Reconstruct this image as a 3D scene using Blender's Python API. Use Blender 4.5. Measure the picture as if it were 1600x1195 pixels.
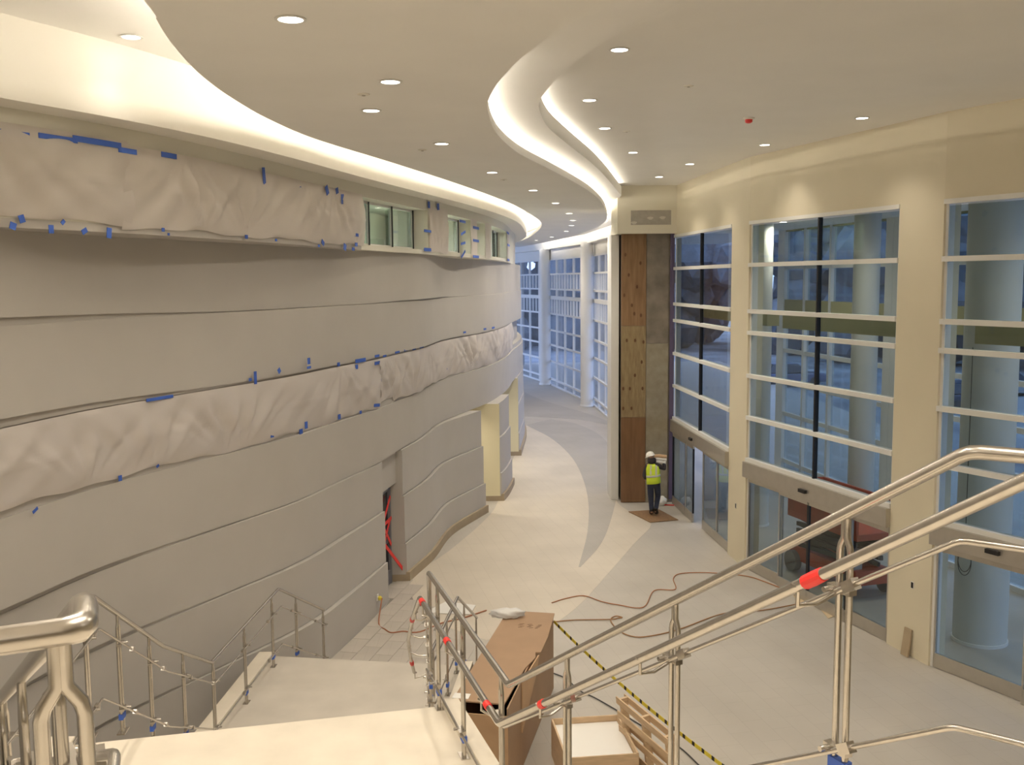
import bpy, bmesh, math, random
import numpy as np
from mathutils import Vector, Matrix
random.seed(7)
for o in list(bpy.data.objects): bpy.data.objects.remove(o)
SC = bpy.context.scene
COL = SC.collection
PI = math.pi

# ------------------------------------------------------------------ camera
FPX, CX, CY, EYE = 1550.0, 800.0, 597.5, 6.8
PITCH, ROLL = math.radians(5.93), math.radians(0.5)
FWD = Vector((0, math.cos(PITCH), -math.sin(PITCH)))
r0 = Vector((1, 0, 0)); u0 = r0.cross(FWD)
RGT = r0 * math.cos(ROLL) - u0 * math.sin(ROLL)
UPV = RGT.cross(FWD)
cam_d = bpy.data.cameras.new('camera'); cam = bpy.data.objects.new('camera', cam_d); COL.objects.link(cam)
cam_d.sensor_width = 36.0; cam_d.lens = 36.0 * FPX / 1600.0
cam_d.clip_end = 600; cam_d.clip_start = 0.05
m3 = Matrix((RGT, UPV, -FWD)).transposed()
cam.matrix_world = Matrix.Translation((0, 0, EYE)) @ m3.to_4x4()
SC.camera = cam

# ------------------------------------------------------------------ world (overcast winter dusk) and exposure
world = bpy.data.worlds.new('dusk_sky'); SC.world = world; world.use_nodes = True
bg = world.node_tree.nodes['Background']
bg.inputs['Color'].default_value = (0.41, 0.54, 0.90, 1); bg.inputs['Strength'].default_value = 3.6
SC.view_settings.view_transform = 'Standard'
SC.view_settings.look = 'None'
SC.view_settings.gamma = 1.0
SC.view_settings.use_curve_mapping = False
SC.view_settings.exposure = 0.16
SC.cycles.diffuse_bounces = 5; SC.cycles.transparent_max_bounces = 16
LAMP_W = 250.0          # watts of one ceiling downlight
COVE_E = 60.0            # emission of the cove strips
WARM = (1.0, 0.89, 0.74)

# ------------------------------------------------------------------ pixel helpers: a pixel gives a ray, a level gives the distance
def ray(x, y):
    return FWD + RGT * ((x - CX) / FPX) - UPV * ((y - CY) / FPX)
def G(x, y, z=0.0):
    d = ray(x, y); t = (z - EYE) / d.z
    return Vector((d.x * t, d.y * t, z))
def G2(x, y, z=0.0):
    p = G(x, y, z); return (p.x, p.y)

def crom(pts, n=6):
    """Catmull-Rom through 2D/3D points."""
    P = [Vector(p) for p in pts]; out = []
    for i in range(len(P) - 1):
        a = P[i - 1] if i else P[0] * 2 - P[1]
        b, c = P[i], P[i + 1]
        d = P[i + 2] if i + 2 < len(P) else c * 2 - b
        for k in range(n):
            t = k / n
            out.append(0.5 * ((2 * b) + (c - a) * t + (2 * a - 5 * b + 4 * c - d) * t * t + (3 * b - a - 3 * c + d) * t ** 3))
    out.append(P[-1]); return out

def yfun(pts):
    """x as a smooth function of y, from (y, x) control points (monotone-safe cubic)."""
    ys = np.array([p[0] for p in pts], float); xs = np.array([p[1] for p in pts], float)
    h = np.diff(ys); d = np.diff(xs) / h; m = np.empty(len(ys)); m[0], m[-1] = d[0], d[-1]
    m[1:-1] = (d[:-1] * h[1:] + d[1:] * h[:-1]) / (h[:-1] + h[1:])
    def f(y):
        i = int(min(max(np.searchsorted(ys, y) - 1, 0), len(h) - 1)); t = (y - ys[i]) / h[i]
        t2, t3 = t * t, t * t * t
        return float((2 * t3 - 3 * t2 + 1) * xs[i] + (t3 - 2 * t2 + t) * h[i] * m[i] + (-2 * t3 + 3 * t2) * xs[i + 1] + (t3 - t2) * h[i] * m[i + 1])
    return f

# ------------------------------------------------------------------ materials
MATS = {}
def mat(name, col, rough=0.6, metal=0.0, noise=0.0, scale=3.0, bump=0.0, bscale=40.0, emit=None, estr=0.0, trans=0.0, stretch=None, col2=None, spec=None):
    if name in MATS: return MATS[name]
    m = bpy.data.materials.new(name); m.use_nodes = True
    nt = m.node_tree; b = nt.nodes['Principled BSDF']
    b.inputs['Base Color'].default_value = (*col, 1); b.inputs['Roughness'].default_value = rough; b.inputs['Metallic'].default_value = metal
    if spec is not None: b.inputs['Specular IOR Level'].default_value = spec
    if noise or bump or col2:
        tc = nt.nodes.new('ShaderNodeTexCoord'); mp = nt.nodes.new('ShaderNodeMapping')
        nt.links.new(tc.outputs['Object'], mp.inputs['Vector'])
        if stretch: mp.inputs['Scale'].default_value = stretch
        if noise or col2:
            n = nt.nodes.new('ShaderNodeTexNoise'); n.inputs['Scale'].default_value = scale; n.inputs['Detail'].default_value = 6
            nt.links.new(mp.outputs['Vector'], n.inputs['Vector'])
            r = nt.nodes.new('ShaderNodeValToRGB')
            c2 = col2 or tuple(min(1, c * (1 + noise)) for c in col)
            c1 = col if col2 else tuple(c * (1 - noise) for c in col)
            r.color_ramp.elements[0].position = 0.3; r.color_ramp.elements[0].color = (*c1, 1)
            r.color_ramp.elements[1].position = 0.7; r.color_ramp.elements[1].color = (*c2, 1)
            nt.links.new(n.outputs['Fac'], r.inputs['Fac']); nt.links.new(r.outputs['Color'], b.inputs['Base Color'])
        if bump:
            n2 = nt.nodes.new('ShaderNodeTexNoise'); n2.inputs['Scale'].default_value = bscale; n2.inputs['Detail'].default_value = 4
            nt.links.new(mp.outputs['Vector'], n2.inputs['Vector'])
            bp = nt.nodes.new('ShaderNodeBump'); bp.inputs['Strength'].default_value = bump; bp.inputs['Distance'].default_value = 0.02
            nt.links.new(n2.outputs['Fac'], bp.inputs['Height']); nt.links.new(bp.outputs['Normal'], b.inputs['Normal'])
    if emit:
        b.inputs['Emission Color'].default_value = (*emit, 1); b.inputs['Emission Strength'].default_value = estr
    MATS[name] = m; return m

def glass_mat(name, tint=(0.86, 0.93, 0.95), ior=1.5, rough=0.01):
    m = bpy.data.materials.new(name); m.use_nodes = True; nt = m.node_tree
    nt.nodes.remove(nt.nodes['Principled BSDF']); out = nt.nodes['Material Output']
    t = nt.nodes.new('ShaderNodeBsdfTransparent'); t.inputs['Color'].default_value = (*tint, 1)
    g = nt.nodes.new('ShaderNodeBsdfGlossy'); g.inputs['Roughness'].default_value = rough
    lw = nt.nodes.new('ShaderNodeLayerWeight'); lw.inputs['Blend'].default_value = 0.5
    pw_ = nt.nodes.new('ShaderNodeMath'); pw_.operation = 'POWER'; pw_.inputs[1].default_value = 5.0
    fr = nt.nodes.new('ShaderNodeMath'); fr.operation = 'MULTIPLY_ADD'; fr.inputs[1].default_value = 0.9; fr.inputs[2].default_value = 0.035
    nt.links.new(lw.outputs['Facing'], pw_.inputs[0]); nt.links.new(pw_.outputs[0], fr.inputs[0])
    mx = nt.nodes.new('ShaderNodeMixShader')
    nt.links.new(fr.outputs[0], mx.inputs[0]); nt.links.new(t.outputs[0], mx.inputs[1]); nt.links.new(g.outputs[0], mx.inputs[2])
    nt.links.new(mx.outputs[0], out.inputs['Surface']); MATS[name] = m; return m

def sheet_mat(name, col, alpha):
    """thin milky plastic film: diffuse + translucent + a little see-through and gloss"""
    m = bpy.data.materials.new(name); m.use_nodes = True; nt = m.node_tree
    nt.nodes.remove(nt.nodes['Principled BSDF']); out = nt.nodes['Material Output']
    d = nt.nodes.new('ShaderNodeBsdfDiffuse'); d.inputs['Color'].default_value = (*col, 1)
    tl = nt.nodes.new('ShaderNodeBsdfTranslucent'); tl.inputs['Color'].default_value = (*col, 1)
    tr = nt.nodes.new('ShaderNodeBsdfTransparent'); gl = nt.nodes.new('ShaderNodeBsdfGlossy'); gl.inputs['Roughness'].default_value = 0.35
    a = nt.nodes.new('ShaderNodeMixShader'); a.inputs[0].default_value = 0.3
    b = nt.nodes.new('ShaderNodeMixShader'); b.inputs[0].default_value = 1 - alpha
    c = nt.nodes.new('ShaderNodeMixShader'); c.inputs[0].default_value = 0.07
    nt.links.new(d.outputs[0], a.inputs[1]); nt.links.new(tl.outputs[0], a.inputs[2])
    nt.links.new(a.outputs[0], b.inputs[1]); nt.links.new(tr.outputs[0], b.inputs[2])
    nt.links.new(b.outputs[0], c.inputs[1]); nt.links.new(gl.outputs[0], c.inputs[2])
    nt.links.new(c.outputs[0], out.inputs['Surface']); MATS[name] = m; return m

def emit_mat(name, col, s):
    m = bpy.data.materials.new(name); m.use_nodes = True; nt = m.node_tree
    nt.nodes.remove(nt.nodes['Principled BSDF'])
    e = nt.nodes.new('ShaderNodeEmission'); e.inputs['Color'].default_value = (*col, 1); e.inputs['Strength'].default_value = s
    nt.links.new(e.outputs[0], nt.nodes['Material Output'].inputs['Surface']); MATS[name] = m; return m

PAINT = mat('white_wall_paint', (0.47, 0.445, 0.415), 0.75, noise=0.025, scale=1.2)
CREAM = mat('cream_wall_paint', (0.72, 0.655, 0.50), 0.7, noise=0.02, scale=1.0)
CEIL = mat('ceiling_paint', (0.90, 0.885, 0.85), 0.8, noise=0.02, scale=0.8)
COVEP = mat('cove_paint', (0.84, 0.81, 0.74), 0.8)
WHITE = mat('white_frame', (0.78, 0.77, 0.74), 0.45)
ALU = mat('brushed_aluminium', (0.52, 0.49, 0.44), 0.38, 0.75, noise=0.04, scale=6)
STEEL = mat('satin_stainless', (0.53, 0.50, 0.46), 0.27, 1.0, noise=0.05, scale=30, stretch=(1, 1, 1))
BLACK = mat('black_gasket', (0.012, 0.012, 0.014), 0.5)
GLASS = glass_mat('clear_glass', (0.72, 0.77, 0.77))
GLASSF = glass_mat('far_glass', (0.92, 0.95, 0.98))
BLUE = mat('blue_masking_tape', (0.045, 0.12, 0.50), 0.6)
RED = mat('red_tape', (0.75, 0.03, 0.025), 0.45)
PLASTIC = sheet_mat('milky_plastic_film', (0.80, 0.745, 0.71), 0.92)
PLY = mat('plywood_brown', (0.19, 0.105, 0.045), 0.65, col2=(0.28, 0.165, 0.08), scale=2.2, stretch=(6, 6, 0.6), bump=0.05)
PLY2 = mat('plywood_yellow', (0.22, 0.15, 0.07), 0.7, col2=(0.32, 0.235, 0.12), scale=3.0, stretch=(5, 5, 0.9), bump=0.05)
PLYR = mat('plywood_red', (0.17, 0.085, 0.035), 0.6, col2=(0.22, 0.115, 0.05), scale=2.0, stretch=(6, 6, 0.6))
CONC = mat('raw_concrete', (0.17, 0.14, 0.105), 0.8, col2=(0.27, 0.23, 0.18), scale=2.5, bump=0.15, bscale=12)
CONC2 = mat('raw_concrete_light', (0.26, 0.22, 0.15), 0.8, col2=(0.34, 0.30, 0.22), scale=3.5, bump=0.12, bscale=12)
CARD = mat('cardboard', (0.36, 0.235, 0.145), 0.75, noise=0.06, scale=2)
CARDL = mat('cardboard_inside', (0.52, 0.34, 0.20), 0.75, noise=0.05, scale=2)
PINE = mat('pine_wood', (0.60, 0.44, 0.28), 0.65, noise=0.12, scale=5, stretch=(1, 1, 6))
STONE = mat('stair_terrazzo', (0.70, 0.64, 0.54), 0.55, noise=0.07, scale=2.5)
STONED = mat('landing_terrazzo_dusty', (0.52, 0.48, 0.42), 0.7, noise=0.07, scale=2.0)
OLIVE = mat('olive_board', (0.40, 0.37, 0.20), 0.8, noise=0.05)
MACHINE = mat('lift_red_paint', (0.55, 0.09, 0.04), 0.45, noise=0.1, scale=4)
DARK = mat('dark_machinery', (0.05, 0.05, 0.05), 0.5)
ORANGE = mat('orange_cord', (0.40, 0.16, 0.06), 0.5)
YELLOW = mat('yellow_plastic', (0.75, 0.62, 0.06), 0.5)
COVE = emit_mat('cove_strip_glow', (1.0, 0.90, 0.74), COVE_E)
COVE_R = emit_mat('cove_strip_glow_low', (1.0, 0.91, 0.77), COVE_E * 0.27)
LENS = emit_mat('downlight_lens_glow', (1.0, 0.93, 0.80), 14.0)

# ------------------------------------------------------------------ mesh helpers
class MB:
    def __init__(s): s.v = []; s.f = []
    def quad(s, a, b, c, d):
        i = len(s.v); s.v += [tuple(a), tuple(b), tuple(c), tuple(d)]; s.f.append((i, i + 1, i + 2, i + 3)); return s
    def hexa(s, lo, hi):
        """solid from 4 low and 4 high corners"""
        i = len(s.v); s.v += [tuple(p) for p in lo] + [tuple(p) for p in hi]
        for q in ((3, 2, 1, 0), (4, 5, 6, 7), (0, 1, 5, 4), (1, 2, 6, 5), (2, 3, 7, 6), (3, 0, 4, 7)): s.f.append(tuple(i + k for k in q))
        return s
    def box(s, c, d, rz=0.0):
        x, y, z = c; a, b, h = d[0] / 2, d[1] / 2, d[2] / 2; co, si = math.cos(rz), math.sin(rz)
        q = [(x + co * u - si * w, y + si * u + co * w) for u, w in ((-a, -b), (a, -b), (a, b), (-a, b))]
        return s.hexa([(p[0], p[1], z - h) for p in q], [(p[0], p[1], z + h) for p in q])
    def beam(s, a, b, w, h, up=(0, 0, 1)):
        """rectangular bar between two points; w sideways, h along up"""
        a, b = Vector(a), Vector(b); t = (b - a).normalized(); upv = Vector(up); sd = t.cross(upv)
        if sd.length < 1e-4: sd = t.cross(Vector((0, 1, 0)))
        sd.normalize(); uv = sd.cross(t)
        q = [(-w / 2, -h / 2), (w / 2, -h / 2), (w / 2, h / 2), (-w / 2, h / 2)]
        return s.hexa([a + sd * u + uv * v for u, v in q], [b + sd * u + uv * v for u, v in q])
    def prism(s, poly, z0, z1):
        n = len(poly); i = len(s.v)
        s.v += [(p[0], p[1], z0) for p in poly] + [(p[0], p[1], z1) for p in poly]
        s.f.append(tuple(range(i + n - 1, i - 1, -1))); s.f.append(tuple(range(i + n, i + 2 * n)))
        for k in range(n):
            j = (k + 1) % n; s.f.append((i + k, i + j, i + n + j, i + n + k))
        return s
    def tube(s, path, r, n=8, rs=None):
        P = [Vector(p) for p in path]; base = len(s.v); prev = None
        for k, p in enumerate(P):
            t = ((P[min(k + 1, len(P) - 1)] - P[max(k - 1, 0)])).normalized()
            if prev is None:
                a = t.cross(Vector((0, 0, 1)));
                if a.length < 1e-3: a = t.cross(Vector((1, 0, 0)))
                a.normalize()
            else:
                a = prev - t * prev.dot(t); a.normalize()
            prev = a; b = t.cross(a); rr = rs[k] if rs else r
            if 0 < k < len(P) - 1:
                t1 = (P[k] - P[k - 1]).normalized(); c = max(0.5, t.dot(t1)); sc = 1 / c
            else: sc = 1
            for j in range(n):
                an = 2 * PI * j / n; s.v.append(tuple(p + (a * math.cos(an) + b * math.sin(an)) * rr * (1 + (sc - 1) * 0.5)))
        for k in range(len(P) - 1):
            for j in range(n):
                s.f.append((base + k * n + j, base + k * n + (j + 1) % n, base + (k + 1) * n + (j + 1) % n, base + (k + 1) * n + j))
        s.f.append(tuple(base + j for j in reversed(range(n)))); s.f.append(tuple(base + (len(P) - 1) * n + j for j in range(n)))
        return s
    def lathe(s, prof, c=(0, 0, 0), n=24):
        i = len(s.v)
        for r, z in prof:
            for j in range(n):
                a = 2 * PI * j / n; s.v.append((c[0] + r * math.cos(a), c[1] + r * math.sin(a), c[2] + z))
        for k in range(len(prof) - 1):
            for j in range(n):
                s.f.append((i + k * n + j, i + k * n + (j + 1) % n, i + (k + 1) * n + (j + 1) % n, i + (k + 1) * n + j))
        if prof[0][0] > 1e-6: s.f.append(tuple(i + j for j in reversed(range(n))))
        if prof[-1][0] > 1e-6: s.f.append(tuple(i + (len(prof) - 1) * n + j for j in range(n)))
        return s
    def ribbon(s, front, back, z0, z1, y0, y1, step=0.4, zf=None):
        """solid strip following x=front(y), with a back at x=back(y)"""
        n = max(1, int(abs(y1 - y0) / step)); i = len(s.v)
        for k in range(n + 1):
            y = y0 + (y1 - y0) * k / n
            za, zb = (zf(y) if zf else (z0, z1))
            s.v += [(front(y), y, za), (front(y), y, zb), (back(y), y, zb), (back(y), y, za)]
        for k in range(n):
            a = i + 4 * k
            for q in range(4): s.f.append((a + q, a + 4 + q, a + 4 + (q + 1) % 4, a + (q + 1) % 4))
        s.f.append((i, i + 1, i + 2, i + 3)); e = i + 4 * n; s.f.append((e + 3, e + 2, e + 1, e))
        return s
    def build(s, name, m, parent=None, smooth=False, bevel=0.0, loc=None):
        me = bpy.data.meshes.new(name); me.from_pydata(s.v, [], s.f)
        bm = bmesh.new(); bm.from_mesh(me); bmesh.ops.remove_doubles(bm, verts=bm.verts, dist=1e-5); bmesh.ops.recalc_face_normals(bm, faces=bm.faces)
        if bevel: bmesh.ops.bevel(bm, geom=list(bm.edges), offset=bevel, segments=2, affect='EDGES', profile=0.6)
        bm.to_mesh(me); bm.free()
        if smooth:
            me.shade_smooth()
            try: me.set_sharp_from_angle(angle=math.radians(50))
            except Exception: pass
        if m: me.materials.append(m)
        o = bpy.data.objects.new(name, me); COL.objects.link(o)
        if parent:
            o.parent = parent
            if not parent.get('_root'): pass
        if loc: o.location = loc
        return o

def tag(o, label=None, cat=None, group=None, kind=None):
    if label: o['label'] = label
    if cat: o['category'] = cat
    if group: o['group'] = group
    if kind: o['kind'] = kind
    return o
def root(name, label, cat, loc=(0, 0, 0), group=None, kind=None, rz=0.0):
    o = bpy.data.objects.new(name, None); COL.objects.link(o); o.location = loc; o.rotation_euler = (0, 0, rz)
    o.empty_display_size = 0.1
    return tag(o, label, cat, group, kind)
def copy_tree(o, parent=None):
    c = o.copy(); COL.objects.link(c); c.parent = parent
    for ch in [q for q in bpy.data.objects if q.parent == o]:
        copy_tree(ch, c)
    return c
def struct(name, label, cat='wall'): return root(name, label, cat, kind='structure')

# ================================================================== SETTING
ZC, ZS, ZK = 9.5, 9.15, 8.85         # ceiling, middle soffit, low ceiling cloud

# wall plan curves: x as a function of y (distance from the viewer)
W = yfun([(-9, -8.4), (-4, -7.8), (2, -7.2), (7, -6.6), (11, -5.8), (12.6, -5.45), (14.8, -4.6), (16.8, -3.75), (18.5, -3.3), (20.4, -2.78), (22, -2.5),
          (23.3, -2.25), (26.2, -1.9), (28, -1.42), (30, -0.84), (34.8, -0.12), (37, 0.02), (40, 0.30), (43, 0.48), (47, 0.35), (53, -0.2), (60, -1.3), (76, -4)])
FAS = yfun([(-9, -7.3), (0, -6.5), (6, -5.9), (10.24, -5.1), (11.25, -4.6), (12.75, -4.0), (15.2, -3.33), (18.1, -2.70), (21.2, -1.97), (25.6, -0.93), (31.5, 0.08),
            (39.2, 0.56), (43, 0.68), (47, 0.55), (53, 0.0), (60, -1.0), (76, -3.6)])
DLO = yfun([(-9, -.04), (13, -.04), (14.5, .02), (16.5, .09), (18.5, .09), (20.4, .04), (22, .03), (24, .06), (26, .07), (28, .06), (32, .05), (36, .04), (43, .03), (76, .03)])
ELO = yfun([(-9, -.08), (13, -.08), (14.5, .04), (16.5, .15), (18.5, .15), (20.4, .06), (22, .06), (24, .12), (26, .16), (28, .34), (29, .42), (30.1, .42), (32.5, .30), (36, .20), (40, .06), (43, .04), (76, .04)])
DUP = yfun([(-9, -.035), (12.5, -.035), (14.5, -.01), (16.5, .06), (19, .06), (21, .01), (23, -.05), (25.5, -.05), (27.5, .02), (31, .05), (36, .05), (43, .03), (76, .03)])
def band(b, extra=0.0):
    k = b - 4
    return lambda y: W(y) + extra + (ELO(y) + (k - 2) * DLO(y) if k > 0 else k * DUP(y))
BZ = {1: (6.33, 7.40), 2: (5.20, 6.33), 3: (4.15, 5.20), 4: (3.02, 4.15), 5: (1.97, 3.02), 6: (0.87, 1.97), 7: (0.0, 0.87)}

# ---- floor
def floor_mat():
    m = bpy.data.materials.new('terrazzo_floor'); m.use_nodes = True; nt = m.node_tree; b = nt.nodes['Principled BSDF']
    b.inputs['Roughness'].default_value = 0.5
    tc = nt.nodes.new('ShaderNodeTexCoord')
    n = nt.nodes.new('ShaderNodeTexNoise'); n.inputs['Scale'].default_value = 0.5; n.inputs['Detail'].default_value = 8
    nt.links.new(tc.outputs['Object'], n.inputs['Vector'])
    r = nt.nodes.new('ShaderNodeValToRGB'); r.color_ramp.elements[0].position = .32; r.color_ramp.elements[1].position = .68
    r.color_ramp.elements[0].color = (0.44, 0.41, 0.365, 1); r.color_ramp.elements[1].color = (0.51, 0.475, 0.425, 1)
    nt.links.new(n.outputs['Fac'], r.inputs['Fac'])
    br = nt.nodes.new('ShaderNodeTexBrick'); br.inputs['Scale'].default_value = 1.0; br.inputs['Brick Width'].default_value = 0.68; br.inputs['Row Height'].default_value = 0.34
    br.inputs['Mortar Size'].default_value = 0.006; br.inputs['Mortar Smooth'].default_value = 0.3
    br.inputs['Color1'].default_value = (1, 1, 1, 1); br.inputs['Color2'].default_value = (0.975, 0.975, 0.975, 1); br.inputs['Mortar'].default_value = (0.89, 0.885, 0.88, 1)
    mp = nt.nodes.new('ShaderNodeMapping'); mp.inputs['Rotation'].default_value = (0, 0, math.radians(78))
    nt.links.new(tc.outputs['Object'], mp.inputs['Vector']); nt.links.new(mp.outputs['Vector'], br.inputs['Vector'])
    mx = nt.nodes.new('ShaderNodeMixRGB'); mx.blend_type = 'MULTIPLY'; mx.inputs[0].default_value = 1
    nt.links.new(r.outputs['Color'], mx.inputs[1]); nt.links.new(br.outputs['Color'], mx.inputs[2]); nt.links.new(mx.outputs[0], b.inputs['Base Color'])
    return m
FLOORM = floor_mat()
def floor_var(name, mul):
    m = FLOORM.copy(); m.name = name
    for nd in m.node_tree.nodes:
        if nd.type == 'VALTORGB':
            for e in nd.color_ramp.elements: e.color = (*[c * k for c, k in zip(e.color[:3], mul)], 1)
    return m
FL_CREAM = floor_var('terrazzo_cream', (1.26, 1.215, 1.14)); FL_GREY = floor_var('terrazzo_grey', (0.84, 0.84, 0.85)); FL_MID = floor_var('terrazzo_mid', (1.0, 0.98, 0.97))
fl = struct('floor', 'beige terrazzo lobby floor with curved cream and grey inlays', 'floor')
MB().box((2, 35, -0.1), (30, 92, 0.2)).build('floor_slab', FLOORM, fl)
def inlay(px, m, z=0.003, nm='inlay'):
    poly = [(*G2(*p),) for p in px]
    MB().prism(poly, -0.02, z).build(nm, m, fl)
# cream sweep (light) then grey crescent on top of it
inlay(crom([(760, 1000), (655, 960), (640, 905), (700, 862), (765, 805), (782, 770), (800, 720), (815, 690), (820, 664), (880, 690), (925, 720), (950, 760), (966, 786), (985, 800), (1018, 818), (990, 850), (945, 902), (900, 950), (850, 985)], 4), FL_CREAM, 0.003)
inlay([tuple(p) for p in crom([(822, 664), (866, 688), (900, 724), (918, 775), (918, 830), (904, 886)], 5)] + [tuple(p) for p in crom([(907, 886), (940, 848), (958, 800), (966, 755), (962, 715), (940, 682), (900, 662), (860, 655)], 5)], FL_GREY, 0.006)
inlay([(818, 655), (860, 655), (955, 655), (966, 690), (900, 662)], FL_MID, 0.004)
inlay(crom([(818, 612), (850, 626), (930, 650), (955, 664), (900, 655), (818, 650)], 3), FL_GREY, 0.007)
# separate tiles where the photograph shows their joints (beside the foot of the stair)
inlay([(510, 1060), (566, 990), (603, 947), (618, 920), (637, 915), (655, 960), (715, 1005), (690, 1060)], mat('dark_grout', (0.26, 0.24, 0.21), .9), 0.0045, 'grout_bed')
GROUT = [G2(*p) for p in [(470, 1085), (560, 985), (600, 942), (612, 912), (640, 905), (665, 960), (740, 1010), (700, 1085)]]
def inpoly(p, poly):
    c_ = False; n = len(poly)
    for i in range(n):
        (x1, y1), (x2, y2) = poly[i], poly[i - 1]
        if (y1 > p[1]) != (y2 > p[1]) and p[0] < (x2 - x1) * (p[1] - y1) / (y2 - y1) + x1: c_ = not c_
    return c_
tile_me = {}
TN = 0
a78 = math.radians(-12)
for i in range(-6, 18):
    for j in range(-8, 14):
        u = 0.345 * i; v = 0.69 * j + (0.345 if i % 2 else 0)
        x = -3.0 + u * math.cos(a78) - v * math.sin(a78); y = 16.2 + u * math.sin(a78) + v * math.cos(a78)
        if not inpoly((x, y), GROUT): continue
        if not tile_me:
            o = MB().box((0, 0, 0.004), (0.336, 0.681, 0.010)).build('tile', FL_MID, fl); tile_me['m'] = o.data
        else:
            o = bpy.data.objects.new('tile', tile_me['m']); COL.objects.link(o); o.parent = fl
        o.location = (x, y, 0.004); o.rotation_euler = (0, 0, a78); TN += 1

# ---- left wall: stacked curved bands
wl = struct('wall_left', 'white curved wall of stacked wavy bands on the left', 'wall')
back = lambda y: W(y) - 0.55
LOW = [(-9, 20.5), (21.95, 28.6), (30.1, 32.6), (38.0, 60)]
GAP = yfun([(-9, .11), (10.5, .105), (13.2, .065), (15, .025), (17, .012), (20.4, .012), (22.5, .03), (25.5, .03), (28, .012), (76, .012)])      # shadow reveal under each band
def bz(b): return lambda y: (BZ[b][0] + (GAP(y) if b < 7 else 0), BZ[b][1])
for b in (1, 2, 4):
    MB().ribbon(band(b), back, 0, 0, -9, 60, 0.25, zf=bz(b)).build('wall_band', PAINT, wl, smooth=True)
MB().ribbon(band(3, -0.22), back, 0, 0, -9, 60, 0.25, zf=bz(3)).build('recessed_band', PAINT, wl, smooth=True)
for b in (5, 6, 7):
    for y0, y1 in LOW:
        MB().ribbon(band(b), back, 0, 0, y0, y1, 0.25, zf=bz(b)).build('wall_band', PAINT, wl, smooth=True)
for b in range(1, 7):
    for y0, y1 in ([(-9, 60)] if b < 4 else LOW):
        fr_ = (lambda b: lambda y: min(band(b)(y), band(b + 1)(y)) - .022)(b)
        e_ = .004
        MB().ribbon(fr_, lambda y: W(y) - .545, BZ[b][0] - .01, BZ[b][0] + .16, y0 + e_, y1 - e_, 0.3).build('reveal_strip', PAINT, wl, smooth=True)
JAMB = mat('passage_cream', (0.74, 0.68, 0.47), .7)
for y0, y1 in LOW[2:]:
    MB().hexa([(W(y0) - .55, y0 - .012, .16), (band(6)(y0), y0 - .012, .16), (band(6)(y0), y0, .16), (W(y0) - .55, y0, .16)], [(W(y0) - .55, y0 - .012, 3.02), (band(6)(y0), y0 - .012, 3.02), (band(6)(y0), y0, 3.02), (W(y0) - .55, y0, 3.02)]).build('passage_jamb', JAMB, wl)
# clerestory: head, sill and piers around four openings
CLER = [(19.4, 23.4), (24.9, 27.3), (27.9, 29.2), (30.0, 34.6)]
U = lambda y: FAS(y) - 0.50
PIER_LIT = mat('white_reveal_paint_lit', (0.72, 0.70, 0.62), .75)  # white raised above the wall paint to carry office light on the reveals
MB().ribbon(U, back, 8.42, 8.66, -9, 60, 0.3).build('window_head', PIER_LIT, wl, smooth=True)
MB().ribbon(U, back, 7.40, 7.50, -9, 19.4, 0.3).build('window_sill', PAINT, wl, smooth=True)
MB().ribbon(U, back, 7.40, 7.50, 19.4, 60, 0.3).build('window_sill', PIER_LIT, wl, smooth=True)  # lit copy of the sill; the shaded stretch keeps the wall paint
y = -9
for y0, y1 in CLER + [(60, 60)]:
    MB().ribbon(U, back, 7.50, 8.42, y, y0, 0.3).build('window_pier', PIER_LIT, wl, smooth=True); y = y1
# bulkhead with its bright fascia and soffit
MB().ribbon(FAS, back, 8.66, ZC, -9, 60, 0.3).build('cove_bulkhead', COVEP, wl, smooth=True)
bb = struct('baseboard_left', 'low projecting base along the curved white wall', 'baseboard')
BASE = mat('base_tan', (0.36, 0.29, 0.20), 0.7, noise=0.05)
for y0, y1 in LOW[1:]:
    MB().ribbon(band(7, 0.07), lambda y: band(7)(y) - 0.02, 0, 0.22, y0 - 0.012, y1 + 0.012, 0.3).build('base_strip', BASE, bb, smooth=True)
    MB().ribbon(band(7, 0.072), lambda y: W(y) - 0.56, 0, 0.16, y0 - 0.014, y0 + 0.05, 0.1).build('base_end', BASE, bb)

# rooms behind: clerestory office strip and the two passages
wi = struct('wall_inner', 'pale inner walls of the rooms behind the curved wall', 'wall')
INNER = mat('pale_green_white', (0.66, 0.68, 0.56), 0.8)
INNERC = mat('office_ceiling_grey', (0.42, 0.45, 0.38), 0.8, noise=0.1, scale=6)
MB().ribbon(lambda y: W(y) - 4.5, lambda y: W(y) - 4.7, 0, 9.4, 8, 60, 1.0).build('back_wall', INNER, wi)
MB().ribbon(lambda y: W(y) - 0.54, lambda y: W(y) - 4.6, 9.1, 9.2, 8, 60, 1.0).build('office_ceiling', INNERC, wi)
MB().ribbon(lambda y: W(y) - 0.54, lambda y: W(y) - 4.6, 7.30, 7.38, 8, 60, 1.0).build('office_floor', INNER, wi)
MB().ribbon(lambda y: W(y) - 0.50, lambda y: W(y) - 4.6, 3.02, 3.10, 19, 60, 1.0).build('passage_ceiling', INNER, wi)
for yy in (19.9, 22.6, 28.1, 30.6, 32.2, 38.5):
    MB().hexa([(W(yy) - 4.6, yy - .1, 0), (W(yy) - .5, yy - .1, 0), (W(yy) - .5, yy + .1, 0), (W(yy) - 4.6, yy + .1, 0)],
              [(W(yy) - 4.6, yy - .1, 3.05), (W(yy) - .5, yy - .1, 3.05), (W(yy) - .5, yy + .1, 3.05), (W(yy) - 4.6, yy + .1, 3.05)]).build('passage_wall', CREAM, wi)
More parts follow.
